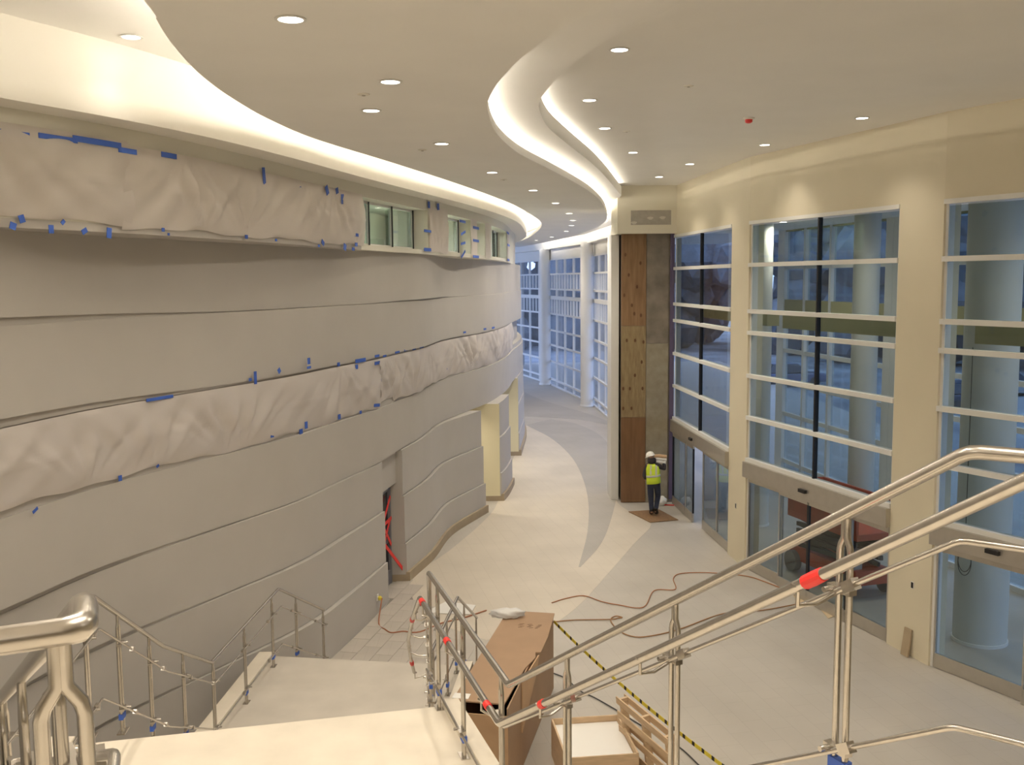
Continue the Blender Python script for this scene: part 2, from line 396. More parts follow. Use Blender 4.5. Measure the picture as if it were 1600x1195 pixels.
for k, (y0, y1) in enumerate(CLER):
    w = struct(f'window_{k+1}', ['wide clerestory window with two dark joints beside the plastic sheet', 'second clerestory window past the plastic-wrapped pier', 'narrow clerestory window between two taped piers', 'last clerestory window at the curve of the white wall'][k], 'window')
    fx = lambda y: U(y) - 0.38
    nM = 3 if k in (0, 3) else 2
    for j in range(nM + 1):
        yy = y0 + (y1 - y0) * j / nM
        MB().box((fx(yy), yy, 7.96), (0.08, 0.09, 0.93), 0.15).build('mullion', WHITE, w)
        if j: MB().box((fx(yy) + 0.045, yy - 0.075, 7.96), (0.03, 0.06, 0.9), 0.15).build('gasket', BLACK, w)
    for z in (7.53, 8.40):
        MB().ribbon(lambda y: fx(y) + .035, lambda y: fx(y) - .035, z - .03, z + .03, y0, y1, .4).build('rail', WHITE, w)
    for j in range(nM):
        a, c = y0 + (y1 - y0) * j / nM + .05, y0 + (y1 - y0) * (j + 1) / nM - .05
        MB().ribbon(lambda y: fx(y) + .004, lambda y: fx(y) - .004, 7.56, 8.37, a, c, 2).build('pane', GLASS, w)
def office_lamp(y, label):
    o = root('office_light', label, 'ceiling light', (W(y) - 1.9, y, 9.04))
    MB().box((0, 0, 0), (0.62, 1.3, 0.05)).build('housing', WHITE, o)
    MB().box((0, 0, -.035), (0.54, 1.2, 0.02)).build('diffuser', emit_mat('office_diffuser', (1, 1, 0.92), 70), o)
office_lamp(24.3, 'bright fluorescent panel in the office behind the first clerestory window')
office_lamp(27.4, 'fluorescent panel in the office behind the second clerestory window')
office_lamp(31.5, 'fluorescent panel in the office behind the last clerestory window')
office_lamp(17.0, 'fluorescent panel in the office behind the plastic-covered windows')

# red-taped door in the recess of the left wall
lint = MB().ribbon(lambda y: W(y) - .12, lambda y: W(y) - .5, 2.28, 3.02, 20.5, 21.95, .4).build('door_lintel', PAINT, wl)
d1 = struct('door_1', 'grey framed glass door criss-crossed with red tape in wall recess', 'door')
GREYF = mat('grey_door_frame', (0.22, 0.22, 0.25), 0.5, 0.3)
dx = lambda y: W(y) - 0.28
for yy in (20.55, 21.86):
    MB().box((dx(yy), yy, 1.14), (0.10, 0.10, 2.28), -.12).build('door_jamb', GREYF, d1)
for z, h in ((0.16, 0.32), (2.2, 0.14), (1.02, 0.10)):
    MB().beam((dx(20.55), 20.55, z), (dx(21.86), 21.86, z), 0.07, h).build('rail', GREYF, d1)
MB().beam((dx(20.6), 20.6, 1.25), (dx(21.8), 21.8, 1.25), 0.012, 1.95).build('pane', glass_mat('dark_door_glass', (0.35, 0.36, 0.38)), d1)
for (ya, za, yb, zb) in ((20.6, 2.1, 21.8, 0.9), (20.6, 1.0, 21.8, 2.0), (20.7, .5, 21.75, 1.5), (20.6, 1.45, 21.85, 1.5), (21.2, 1.1, 22.1, 0.15)):
    xa, xb = dx(ya) + .07, (dx(yb) + .07 if yb < 22 else W(yb) + .02)
    MB().beam((xa, ya, za), (xb, yb, zb), 0.012, 0.075).build('red_tape', RED, d1)
# outlet and yellow plug on the left wall
o = root('wall_outlet', 'wall outlet with a yellow plug low on the white wall', 'outlet', (band(7)(19.75) + 0.0, 19.75, 0.33))
MB().box((0.012, 0, 0.02), (0.02, 0.09, 0.13), -.15).build('cover_plate', WHITE, o)
MB().lathe([(0.0, -.03), (.035, -.03), (.042, .02), (.02, .05), (0, .05)], (0.06, 0, 0), 12).build('plug', YELLOW, o)

# ---- ceiling
ce = struct('ceiling', 'pale layered ceiling with S-curved lit coves and soffits', 'ceiling')
MB().box((2, 35, ZC + .1), (30, 92, 0.2)).build('upper_ceiling', CEIL, ce)
cl = [(224, 0), (245, 32), (264, 62), (301, 105), (339, 137), (377, 162), (414, 183), (471, 209), (527, 228), (600, 250), (688, 278), (741, 296), (776, 309), (805, 321), (831, 336), (844, 346), (846, 352), (842, 359), (831, 368), (816, 375)]
cr = [(964, 0), (907, 28), (858, 58), (813, 92), (779, 128), (764, 154), (762, 169), (768, 194), (783, 217), (813, 241), (858, 264), (896, 284), (922, 300), (941, 318), (948, 333), (948, 342), (942, 349), (927, 358), (894, 369), (854, 378), (812, 386)]
sr = [(1067, 0), (1000, 34), (935, 72), (885, 108), (855, 140), (843, 160), (845, 177), (858, 200), (888, 226), (926, 256), (949, 279), (964, 297), (971, 305)]
CL = [(-2.0, -6), (-2.0, -1), (-2.2, 3.5)] + [G2(*p, ZK) for p in cl] + [(-0.3, 58), (-1.2, 63)]
CR = [(4.2, -6), (3.0, -1), (1.7, 4.2)] + [G2(*p, ZK) for p in cr]
SR = [(4.8, -6), (3.9, -1), (2.4, 4.6)] + [G2(*p, ZS) for p in sr]
CL, CR, SR = [[(q[0], q[1]) for q in crom(p, 5)] for p in (CL, CR, SR)]
def offs(path, d):
    out = []
    for i, p in enumerate(path):
        a, b = path[max(i - 1, 0)], path[min(i + 1, len(path) - 1)]
        tx, ty = b[0] - a[0], b[1] - a[1]; l = math.hypot(tx, ty) or 1
        out.append((p[0] + ty / l * d, p[1] - tx / l * d))
    return out
cloud = MB().prism(CL + CR[::-1], ZK, ZK + 0.13).build('ceiling_cloud', CEIL, ce)
SRF = SR + [(3.2, 29.6), (3.2, 31.5), (4.5, 34), (4.8, 42), (4.2, 53), (2.3, 63.8), (-0.7, 74)]
SRL = [((p[0] + q) , p[1]) for p, q in zip(CR, [-0.9] * len(CR)) if p[1] < 58 and p[1] > -6.5]
SRL = [p for p in SRL if p[1] < 34]
strip = MB().prism([(p[0], p[1]) for p in SRF] + [(-2.5, 74), (0.3, 62), (1.6, 50), (2.2, 40)] + SRL[::-1], ZS, ZS + 0.25).build('middle_soffit', CEIL, ce)
def strip_lamp(path, d, z, nm='cove_lamp', par=None, m_=None):
    inn = offs(path, d); m = MB()
    for i in range(len(path) - 1):
        a, b = inn[i], inn[i + 1]
        m.v += []
    pts = [(p[0], p[1], z) for p in inn]
    return MB().tube(pts, 0.018, 6).build(nm, m_ or COVE, par or ce)
strip_lamp(CR[35:86], -0.10, ZK + 0.155, m_=COVE_R)
strip_lamp(CR[10:36], -0.10, ZK + 0.155, m_=emit_mat('cove_strip_dim', (1.0, 0.9, 0.75), COVE_E * 0.03))
strip_lamp(CR[85:], -0.10, ZK + 0.155, m_=emit_mat('cove_strip_far', (1.0, 0.92, 0.8), COVE_E * 1.6))
strip_lamp(CL[8:], 0.16, ZK + 0.155)
strip_lamp(SR[41:], -0.10, ZS + 0.275, m_=COVE_R)

# ---- right wall: cream piers and header, three glazed bays with sliding doors below
wr = struct('wall_right', 'cream painted wall with piers framing the tall glazing', 'wall')
BAYS = [((4.86, 29.72), (5.30, 24.0)), ((5.42, 22.73), (6.93, 17.87)), ((7.25, 16.78), (8.95, 13.62))]
TH = 0.34
def outn(a, b):
    """unit vectors along and outward (to +x side) of a plan segment"""
    t = Vector((b[0] - a[0], b[1] - a[1])); t.normalize(); n = Vector((-t.y, t.x))
    if n.x < 0: n = -n
    return t, n
def slab(a, b, z0, z1, d0, d1, name, m, par, bevel=0):
    t, n = outn(a, b); a, b = Vector(a), Vector(b)
    q = [a + n * d0, b + n * d0, b + n * d1, a + n * d1]
    return MB().hexa([(p.x, p.y, z0) for p in q], [(p.x, p.y, z1) for p in q]).build(name, m, par, bevel=bevel)
pts_r = [(4.86, 29.72), (5.30, 24.0), (5.42, 22.73), (6.93, 17.87), (7.25, 16.78), (8.95, 13.62), (9.35, 12.9), (11.2, 8.5), (12.2, 2), (12.6, -9)]
for k in range(len(pts_r) - 1):
    a, b = pts_r[k], pts_r[k + 1]
    if k in (0, 2, 4): slab(a, b, 8.07, ZC, 0, TH, 'header_panel', CREAM, wr)
    else: slab(a, b, 0, ZC, 0, TH, 'pier' if k in (1, 3) else 'wall_panel', CREAM, wr)
TR = [2.60, 3.58, 4.55, 5.54, 6.03, 7.08]
def lerp(a, b, t): return (a[0] + (b[0] - a[0]) * t, a[1] + (b[1] - a[1]) * t)
def t_at(a, b, px, py=800):
    d = ray(px, py); # intersect plan ray with segment line
    ex, ey = b[0] - a[0], b[1] - a[1]
    return (a[1] * d.x - a[0] * d.y) / (ex * d.y - ey * d.x)
wn = len(CLER)
BAYL = [('tall glazed bay beside the plywood-clad column', [1093]), ('middle tall glazed bay between the two cream piers', [1275]), ('glazed bay at the right edge behind the stair rail', [1700])]
DOORS = [[(1052, 1072, 1), (1072, 1084, 1), (1094, 1116, 0), (1116, 1138, 0)], [(1165, 1218, 0), (1218, 1264, 1), (1264, 1325, 1), (1325, 1386, 0)], [(1452, 1563, 0), (1563, 1690, 1)]]
dn = 1
for k, (a, b) in enumerate(BAYS):
    w = struct(f'window_{wn+1+k}', BAYL[k][0], 'window')
    # perimeter frame
    for t in (0.0, 1.0):
        p = lerp(a, b, t); tt, n = outn(a, b); s = 0.03 if t == 0 else -0.03
        c = Vector(p) + tt * s + n * 0.12
        MB().box((c.x, c.y, 4.03), (0.06, 0.16, 8.06), math.atan2(tt.y, tt.x)).build('side_frame', WHITE, w)
    slab(a, b, 7.99, 8.07, -0.02, 0.20, 'top_frame', WHITE, w)
    for z in TR: slab(a, b, z - 0.045, z + 0.045, -0.03, 0.14, 'transom', WHITE, w)
    js = [0.0] + [t_at(a, b, px, 500) for px in BAYL[k][1]] + [1.0]
    if k == 2: js = [0, .55, 1]
    zs = TR + [8.0]
    for i in range(len(js) - 1):
        p, q = lerp(a, b, js[i]), lerp(a, b, js[i + 1])
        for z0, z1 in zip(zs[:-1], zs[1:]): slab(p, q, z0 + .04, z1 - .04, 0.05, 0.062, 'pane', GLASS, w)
        if i:
            tt, n = outn(a, b); c = Vector(p) + n * 0.05
            MB().box((c.x, c.y, 5.3), (0.05, 0.09, 5.4), math.atan2(tt.y, tt.x)).build('joint', BLACK, w)
    # door header with its sensor
    slab(a, b, 2.20, 2.56, -0.10, 0.18, 'door_header', ALU, w, bevel=.008)
    mid = lerp(a, b, t_at(a, b, {0: 1085, 1: 1262, 2: 1563}[k], 760)); tt, n = outn(a, b)
    c = Vector(mid) - n * 0.13
    MB().box((c.x, c.y, 2.36), (0.24, 0.06, 0.07), math.atan2(tt.y, tt.x)).build('door_sensor', BLACK, w)
    for j, (p0, p1, sl) in enumerate(DOORS[k]):
        t0, t1 = max(0, t_at(a, b, p0, 900)), min(1, t_at(a, b, p1, 900))
        if k == 2: t0, t1 = [(0.02, .5), (.5, .98)][j]
        p, q = lerp(a, b, t0), lerp(a, b, t1); off = -0.06 if sl else 0.03
        side = ['beside the plywood column', 'in the middle glazed bay', 'at the right edge behind the rail'][k]
        d = struct(f'door_{dn+1}', f"{['first', 'second', 'third', 'fourth'][j]} glass door panel from the far end {side}", 'door'); dn += 1
        slab(p, q, 0.01, 0.26, off, off + 0.05, 'bottom_rail', ALU, d)
        slab(p, q, 2.08, 2.20, off, off + 0.05, 'top_rail', ALU, d)
        slab(p, q, 0.26, 2.08, off + .02, off + .032, 'pane', GLASS, d)
        tt, n = outn(a, b)
        for e, (pt, s) in enumerate(((p, .018), (q, -.018))):
            c = Vector(pt) + tt * s + n * (off + .025)
            MB().box((c.x, c.y, 1.14), (0.03, 0.05, 2.0), math.atan2(tt.y, tt.x)).build('stile', ALU if (e == 0 and j in (1,)) else (BLACK if sl else ALU), d)
for px, py, a, b, lab in ((1150, 790, pts_r[1], pts_r[2], 'black switch slot on the narrow cream pier'), (1426, 914, pts_r[3], pts_r[4], 'black switch slot on the wide cream pier')):
    t = t_at(a, b, px, py); p = lerp(a, b, t); tt, n = outn(a, b); dd = ray(px, py); z = EYE + dd.z * p[1] / dd.y
    o = root('switch_slot', lab, 'switch', (p[0] - n.x * .004, p[1] - n.y * .004, z), rz=math.atan2(tt.y, tt.x))
    MB().box((0, 0, 0), (0.075, 0.012, 0.125)).build('box_rim', WHITE, o); MB().box((0, -.002, 0), (0.055, 0.016, 0.105)).build('slot', BLACK, o)

# ---- far curtain wall
FN = [(4.80, 31.2), (5.05, 42.5), (4.38, 53.4), (2.44, 64.3), (-0.5, 75.0), (-5.5, 80)]
FT = [0.03, 0.42, 1.55, 2.6, 3.55, 4.6, 5.62, 6.16, 7.1, 8.03]
wf = struct('wall_far', 'white header and cove band above the far curved glazing', 'wall')
for k in range(len(FN) - 1):
    a, b = FN[k], FN[k + 1]
    slab(a, b, 8.05, 8.66, 0, .4, 'header_panel', COVEP, wf)
    slab(a, b, 8.66, ZC, -0.45, .4, 'cove_band', COVEP, wf)
    w = struct(f'window_{wn+4+k}', ['far glazed bay just behind the plywood column', 'far blue glazed bay next to the plywood column', 'far blue glazed bay between the two round white columns', 'far blue glazed bay at the edge of the curved white wall', 'last far glazed bay hidden by the curved wall'][k], 'window')
    L = math.dist(a, b); n = 5
    tt, nn = outn(a, b); ang = math.atan2(tt.y, tt.x)
    for z in FT: slab(a, b, z - (.05 if z != 5.62 else .10), z + (.05 if z != 5.62 else .12), -.05, .1, 'transom', WHITE, w)
    for i in range(n + 1):
        p = Vector(lerp(a, b, i / n)) + nn * .03
        MB().box((p.x, p.y, 4.03), (0.09, 0.14, 8.0), ang).build('mullion', WHITE, w)
    if k in (1, 2, 3):
        for z0, z1 in ((4.65, 5.52), (6.21, 7.05)):
            for i in range(n * 3):
                if i % 3:
                    p = Vector(lerp(a, b, i / n / 3)) + nn * .03
                    MB().box((p.x, p.y, (z0 + z1) / 2), (0.06, 0.10, z1 - z0), ang).build('baluster', WHITE, w)
    for i in range(n):
        for z0, z1 in zip(FT[:-1], FT[1:]):
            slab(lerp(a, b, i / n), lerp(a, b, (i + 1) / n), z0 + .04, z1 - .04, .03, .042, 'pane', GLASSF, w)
strip_lamp([(p[0] - 0.0, p[1]) for p in crom(FN[:-1], 6)], -0.60, 8.90, par=ce) if False else None
for (x, y, r, lab) in ((2.15, 63.9, .36, 'far round white column between the two left blue bays'), (4.0, 52.7, .34, 'nearer round white column between blue glazed bays')):
    o = root('round_column', lab, 'column', (x, y, 0), kind='structure')
    MB().lathe([(r, 0.012), (r, 8.72)], n=32).build('shaft', WHITE, o, smooth=True)
    MB().lathe([(r + .03, 0.012), (r + .03, .10), (r + .01, .12)], n=32).build('base_ring', WHITE, o, smooth=True)
# end walls that close the room
we = struct('wall_back', 'plain cream wall closing the lobby behind the viewer', 'wall')
MB().box((2, -9.2, 4.75), (24, .3, 9.5)).build('panel', CREAM, we)
we2 = struct('wall_end', 'white end wall beyond the far curve', 'wall')
MB().box((-6, 78, 4.75), (14, .3, 9.5), 0.0).build('panel', PAINT, we2)

# ---- column with plywood and concrete
co = root('clad_column', 'square column half plywood sheets half raw concrete beside the glass', 'column', kind='structure')
MB().box((4.10, 30.45, 4.1), (1.56, 1.4, 8.2)).build('core', CONC, co)
xw0, xw1, xc1 = 3.28, 4.03, 4.70
for z0, z1, m in ((0.02, 2.62, PLYR), (2.63, 5.38, PLY2), (5.39, 8.11, PLY)):
    MB().box(((xw0 + xw1) / 2, 29.72, (z0 + z1) / 2), (xw1 - xw0 - .012, .05, z1 - z0)).build('plywood_sheet', m, co)
for z0, z1, m in ((0.02, 4.85, CONC2), (4.86, 8.11, CONC)):
    MB().box(((xw1 + xc1) / 2, 29.725, (z0 + z1) / 2), (xc1 - xw1 - .01, .035, z1 - z0)).build('concrete_face', m, co)
MB().box((4.80, 29.735, 4.1), (.12, .04, 8.0)).build('purple_edge', mat('purple_membrane', (0.11, 0.085, 0.15), .6), co)
KNOT = mat('wood_knot', (0.13, 0.06, 0.025), .7)
kn = [(-.25, 7.5), (.2, 7.25), (-.15, 6.9), (.1, 6.55), (-.28, 6.3), (-.05, 6.0), (.02, 5.75), (.22, 5.7), (-.2, 4.95), (.05, 4.95), (.3, 4.9), (-.3, 3.5), (-.1, 3.5), (.28, 3.5), (.05, 3.9), (-.05, 2.9), (-.3, 2.9), (.25, 4.3)]
for x, z in kn:
    MB().lathe([(0.0, 0), (.028, .002), (.034, .012)], n=8).build('knot', KNOT, co).matrix_basis = Matrix.Translation((3.65 + x, 29.690, z)) @ Matrix.Rotation(PI / 2, 4, 'X') @ Matrix.Diagonal((1, 1.7, -.4, 1))
bx = struct('trim_1', 'white boxed bulkhead with a grey filler patch above the column', 'trim')
MB().hexa([(3.14, 29.45, 8.11), (4.88, 29.45, 8.11), (4.88, 31.3, 8.11), (3.14, 31.3, 8.11)], [(3.14, 29.45, ZC), (4.88, 29.45, ZC), (4.88, 31.3, ZC), (3.14, 31.3, ZC)]).build('box', mat('drywall_white', (0.74, 0.70, 0.58), .8), bx)
MB().box((4.12, 29.447, 8.57), (1.18, .012, .42)).build('filler_patch', mat('filler_grey', (0.40, 0.37, 0.32), .9, noise=.08, scale=6), bx)
for x, z in ((3.62, 8.42), (4.10, 8.55), (4.46, 8.56)):
    MB().prism([(x + .09 * math.cos(i) * (1 + .3 * math.sin(3 * i)), z + .045 * math.sin(i)) for i in np.linspace(0, 6, 9)], 0, .006).build('filler_dab', mat('filler_pale', (0.6, 0.57, 0.5), .9), bx).matrix_basis = Matrix.Translation((0, 29.441, 0)) @ Matrix.Rotation(PI / 2, 4, 'X')
pw = struct('trim_2', 'white pier strip along the side of the plywood column', 'trim')
MB().box((3.145, 30.75, 4.05), (.23, 1.2, 8.1)).build('pier_face', WHITE, pw)

# ---- vestibule and outdoors
vb = struct('wall_vestibule', 'outer white framed glazing beyond the sliding doors', 'wall')
OUT = [(8.6, 31.5), (9.6, 25.0), (11.4, 19.0), (14.2, 13.2), (17.0, 8.5)]
for k in range(len(OUT) - 1):
    a, b = OUT[k], OUT[k + 1]; tt, nn = outn(a, b); ang = math.atan2(tt.y, tt.x)
    for z in (0.06, 1.0, 2.5, 3.5, 4.5, 7.1): slab(a, b, z - .06, z + .06, -.05, .12, 'transom', WHITE, vb)
    slab(a, b, 5.45, 6.1, -.05, .2, 'spandrel', OLIVE, vb); slab(a, b, 8.2, 9.0, -.05, .2, 'spandrel', OLIVE, vb)
    for i in range(5):
        p = Vector(lerp(a, b, i / 4)); MB().box((p.x, p.y, 4.2), (.12 if i else .5, .16, 8.4), ang).build('mullion', WHITE, vb)
    for i in range(4): slab(lerp(a, b, i / 4), lerp(a, b, (i + 1) / 4), .1, 8.2, .02, .03, 'pane', GLASS, vb)
MB().prism([(5.2, 29.7), (5.64, 24.1), (5.76, 22.8), (7.26, 18.0), (7.58, 16.9), (9.28, 13.8), (12.5, 7.5), (17.1, 8.4), (14.3, 13.2), (11.5, 19), (9.7, 25), (8.7, 31.5), (5.2, 31.5)], 8.25, 8.4).build('vestibule_ceiling', CEIL, vb)
for k, (a, b) in enumerate(BAYS):
    slab(a, b, 5.62, 5.96, .9, 1.2, 'cross_beam', OLIVE, vb)
for (x, y, r, lab) in ((8.72, 18.0, .47, 'thick round grey column standing behind the right glazed bay'), (6.75, 26.9, .30, 'slim round column behind the middle glazed bay'), (8.3, 23.3, .30, 'round column beyond the red lift in the vestibule')):
    o = root('vestibule_column', lab, 'column', (x, y, 0), kind='structure')
    MB().lathe([(r, 0), (r, 8.25)], n=32).build('shaft', mat('column_pale_grey', (0.62, 0.62, 0.58), .6), o, smooth=True)
    MB().lathe([(r + .02, 0), (r + .02, .06)], n=32).build('base_ring', WHITE, o, smooth=True)
gr = struct('ground', 'snowy grey parking lot outside the glass at dusk', 'ground')
SNOW = mat('snowy_asphalt', (0.14, 0.15, 0.17), .9, col2=(0.36, 0.38, 0.41), scale=.25)
MB().box((60, 60, -.45), (300, 300, .4)).build('lot', SNOW, gr)

# ================================================================== LAMPS
def downlight(x, y, z, label, grp, power=LAMP_W, r=0.105, cone=165):
    o = root('downlight', label, 'downlight', (x, y, z), grp)
    MB().lathe([(r * .92, -.001), (r * 1.18, -.003), (r * 1.2, -.010), (r * .95, -.012), (r * .92, -.001)], n=20).build('trim_ring', WHITE, o, smooth=True)
    MB().lathe([(0, -.007), (r * .92, -.007)], n=20).build('lens', LENS, o)
    ld = bpy.data.lights.new('downlight_beam', 'SPOT'); ld.energy = power; ld.color = WARM; ld.spot_size = math.radians(cone); ld.spot_blend = 1.0; ld.shadow_soft_size = 0.1
    lo = bpy.data.objects.new('downlight_beam', ld); COL.objects.link(lo); lo.parent = o; lo.location = (0, 0, -.03)
CD = [(454, 29), (610, 127), (580, 172), (690, 224), (769, 269), (833, 297), (868, 317), (889, 333), (895, 344), (893, 352), (885, 361), (862, 370), (838, 375)]  # last two are added to brighten the far end of the hall
ORD = ['nearest', 'second nearest', 'third nearest', 'fourth nearest', 'fifth nearest', 'sixth nearest', 'seventh nearest', 'eighth nearest', 'ninth nearest', 'tenth nearest', 'third farthest', 'added second farthest', 'added farthest']
for i, p in enumerate(CD):
    q = G(*p, ZK); downlight(q.x, q.y, ZK, f'{ORD[i]} round downlight on the low curved ceiling cloud', 'downlights in the ceiling cloud', LAMP_W * (1.0 if i < 6 else 2.0))
RD = [(968, 77, ZC, 'large downlight nearest the viewer on the right ceiling'), (921, 156, ZC, 'downlight just right of the inner cove bend'), (945, 200, ZC, 'third downlight along the thin lit ceiling edge'),
      (989, 238, ZC, 'fourth downlight along the thin lit ceiling edge'), (1030, 276, ZC, 'farthest downlight on the right ceiling above the clad column'), (1078, 256, ZC, 'downlight close to the cream wall near the clad column'),
      (1195, 226, ZC, 'downlight along the cream wall above the narrow pier'), (1347, 184, ZC, 'downlight along the cream wall above the middle bay'), (205, 57, ZC, 'single downlight in the upper left ceiling recess')]
for x, y, z, l in RD:
    q = G(x, y, z); downlight(q.x, q.y, z, l, 'downlights in the upper ceiling', {205: 25, 1347: 130, 1195: 130, 1078: 130}.get(x, LAMP_W), cone=104)
for i, (x, y, z) in enumerate(((-1.2, 4.0, ZK), (0.8, 2.5, ZK), (-0.6, -1.0, ZK), (1.6, -3.0, ZK), (-5.0, 5.5, ZC), (6.8, 10.5, ZC), (4.0, 6.0, ZC), (5.4, 8.0, ZC), (-5.6, 0.0, ZC), (7.5, 3.0, ZC))):  # unseen lamps added outside the view as fill light
    downlight(x, y, z, f"{['first', 'second', 'third', 'fourth', 'fifth', 'sixth', 'seventh', 'eighth', 'ninth', 'tenth'][i]} unseen fill downlight added around the stair", 'added unseen fill downlights around the stair', LAMP_W * (2.6 if x < -4 else 1.5))
for x, y, l in ((W(29.2) - .75, 29.1, 'downlight inside the first passage through the curved wall'), (W(36) - .9, 36.0, 'downlight inside the second passage through the curved wall'), (W(21.2) - 1.4, 21.2, 'downlight inside the room behind the red-taped door')):
    downlight(x, y, 3.02, l, 'passage downlights', 150)
for x, y, l in ((7.6, 21.0, 'vestibule downlight above the red lift'), (7.2, 26.5, 'vestibule downlight behind the bay beside the clad column'), (10.3, 15.5, 'vestibule downlight behind the right bay')):
    downlight(x, y, 8.25, l, 'vestibule downlights', 380)

# ================================================================== STAIR
st = root('staircase', 'pale terrazzo staircase with landings descending along the curved wall', 'staircase')
# plan of the two edges: (left, right, level)
A0 = ((-0.85, 1.55), (1.48, 2.95), 5.2)
A1 = ((-3.20, 5.45), (0.06, 5.95), 3.2)
A2 = ((-3.45, 7.45), (-0.62, 8.10), 3.2)
B1 = ((-3.85, 11.75), (-0.98, 12.1), 1.07)
B2 = ((-3.70, 14.75), (-0.76, 14.3), 1.07)
C1 = ((-3.18, 16.55), (-0.56, 16.35), 0.0)
def L2(a, b, t): return (a[0] + (b[0] - a[0]) * t, a[1] + (b[1] - a[1]) * t)
def flight(s0, s1, n):
    z0, z1 = s0[2], s1[2]; h = (z0 - z1) / n
    for k in range(1, n):
        t0, t1 = (k - 1) / (n - 1), k / (n - 1)
        l0, l1, r_0, r_1 = L2(s0[0], s1[0], t0), L2(s0[0], s1[0], t1), L2(s0[1], s1[1], t0), L2(s0[1], s1[1], t1)
        z = z0 - h * k
        MB().hexa([(*l0, z - h - .06), (*r_0, z - h - .06), (*r_1, z - h - .06), (*l1, z - h - .06)], [(*l0, z), (*r_0, z), (*r_1, z), (*l1, z)]).build('step', STONE, st)
    for si in (0, 1):
        a, b = Vector((*s0[si], z0 - .05)), Vector((*s1[si], z1 - .05)); sg = -1 if si == 0 else 1
        t = (b - a); nx = Vector((t.y, -t.x, 0)).normalized() * (0.12 if si else -0.12)
        q = lambda p, dz: [(p.x, p.y, p.z + dz), (p.x + nx.x, p.y + nx.y, p.z + dz)]
        lo = q(a, -.42) + q(b, -.42)[::-1]; hi = q(a, .04) + q(b, .04)[::-1]
        MB().hexa(lo, hi).build('stringer', STONE, st)
flight(A0, A1, 12); flight(A2, B1, 13); flight(B2, C1, 6)
def landing(s0, s1, m=STONED):
    z = s0[2]
    MB().hexa([(*s0[0], z - .3), (*s0[1], z - .3), (*s1[1], z - .3), (*s1[0], z - .3)], [(*s0[0], z), (*s0[1], z), (*s1[1], z), (*s1[0], z)]).build('landing', m, st)
    for si, w in ((0, -.22), (1, .14)):
        a, b = s0[si], s1[si]
        MB().hexa([(a[0], a[1], z - .32), (a[0] + w, a[1], z - .32), (b[0] + w, b[1], z - .32), (b[0], b[1], z - .32)],
                  [(a[0], a[1], z + .07), (a[0] + w, a[1], z + .07), (b[0] + w, b[1], z + .07), (b[0], b[1], z + .07)]).build('curb', STONE, st)
landing(A1, A2, STONE); landing(B1, B2)
for (x, y, zz) in ((-2.6, 13.2, 1.0), (-1.6, 13.2, 1.0), (-2.9, 6.8, 2.9), (-1.0, 7.2, 2.9)):
    MB().box((x, y, (zz - .2) / 2), (.35, .35, zz - .2)).build('support_pier', CONC2, st)
uf = struct('floor_upper', 'upper floor landing slab under the viewer', 'floor')
MB().prism([(-8.6, -9), (12.5, -9), (12.1, 1.2), (2.6, 2.0), (1.62, 2.95), (-0.85, 1.55), (-7.0, 0.4)], 4.85, 5.19).build('slab', STONE, uf)

# ---- railings: paired posts under a round guard rail, an inner handrail and two thin rods
def poly_at(path, s):
    """point and tangent at arc length s of a 3D polyline"""
    P = [Vector(p) for p in path]; acc = 0
    for i in range(len(P) - 1):
        l = (P[i + 1] - P[i]).length
        if s <= acc + l or i == len(P) - 2:
            t = (P[i + 1] - P[i]) / l; return P[i] + t * (s - acc), t
        acc += l
def plen(path): return sum((Vector(path[i + 1]) - Vector(path[i])).length for i in range(len(path) - 1))
def shift(path, inward, dz):
    P = [Vector(p) for p in path]; out = []
    for i, p in enumerate(P):
        ta = (P[i] - P[i - 1]) if i else (P[1] - P[0]); tb = (P[i + 1] - P[i]) if i < len(P) - 1 else ta
        na = Vector((-ta.y, ta.x, 0)).normalized(); nb = Vector((-tb.y, tb.x, 0)).normalized(); n = (na + nb).normalized()
        out.append(p + n * inward + Vector((0, 0, dz)))
    return out
def soft(path, r=0.05):
    P = [Vector(p) for p in path]; out = [P[0]]
    for i in range(1, len(P) - 1):
        a = P[i] + (P[i - 1] - P[i]).normalized() * r; b = P[i] + (P[i + 1] - P[i]).normalized() * r
        out += [a, P[i] * .5 + (a + b) * .25, b]
    return out + [P[-1]]
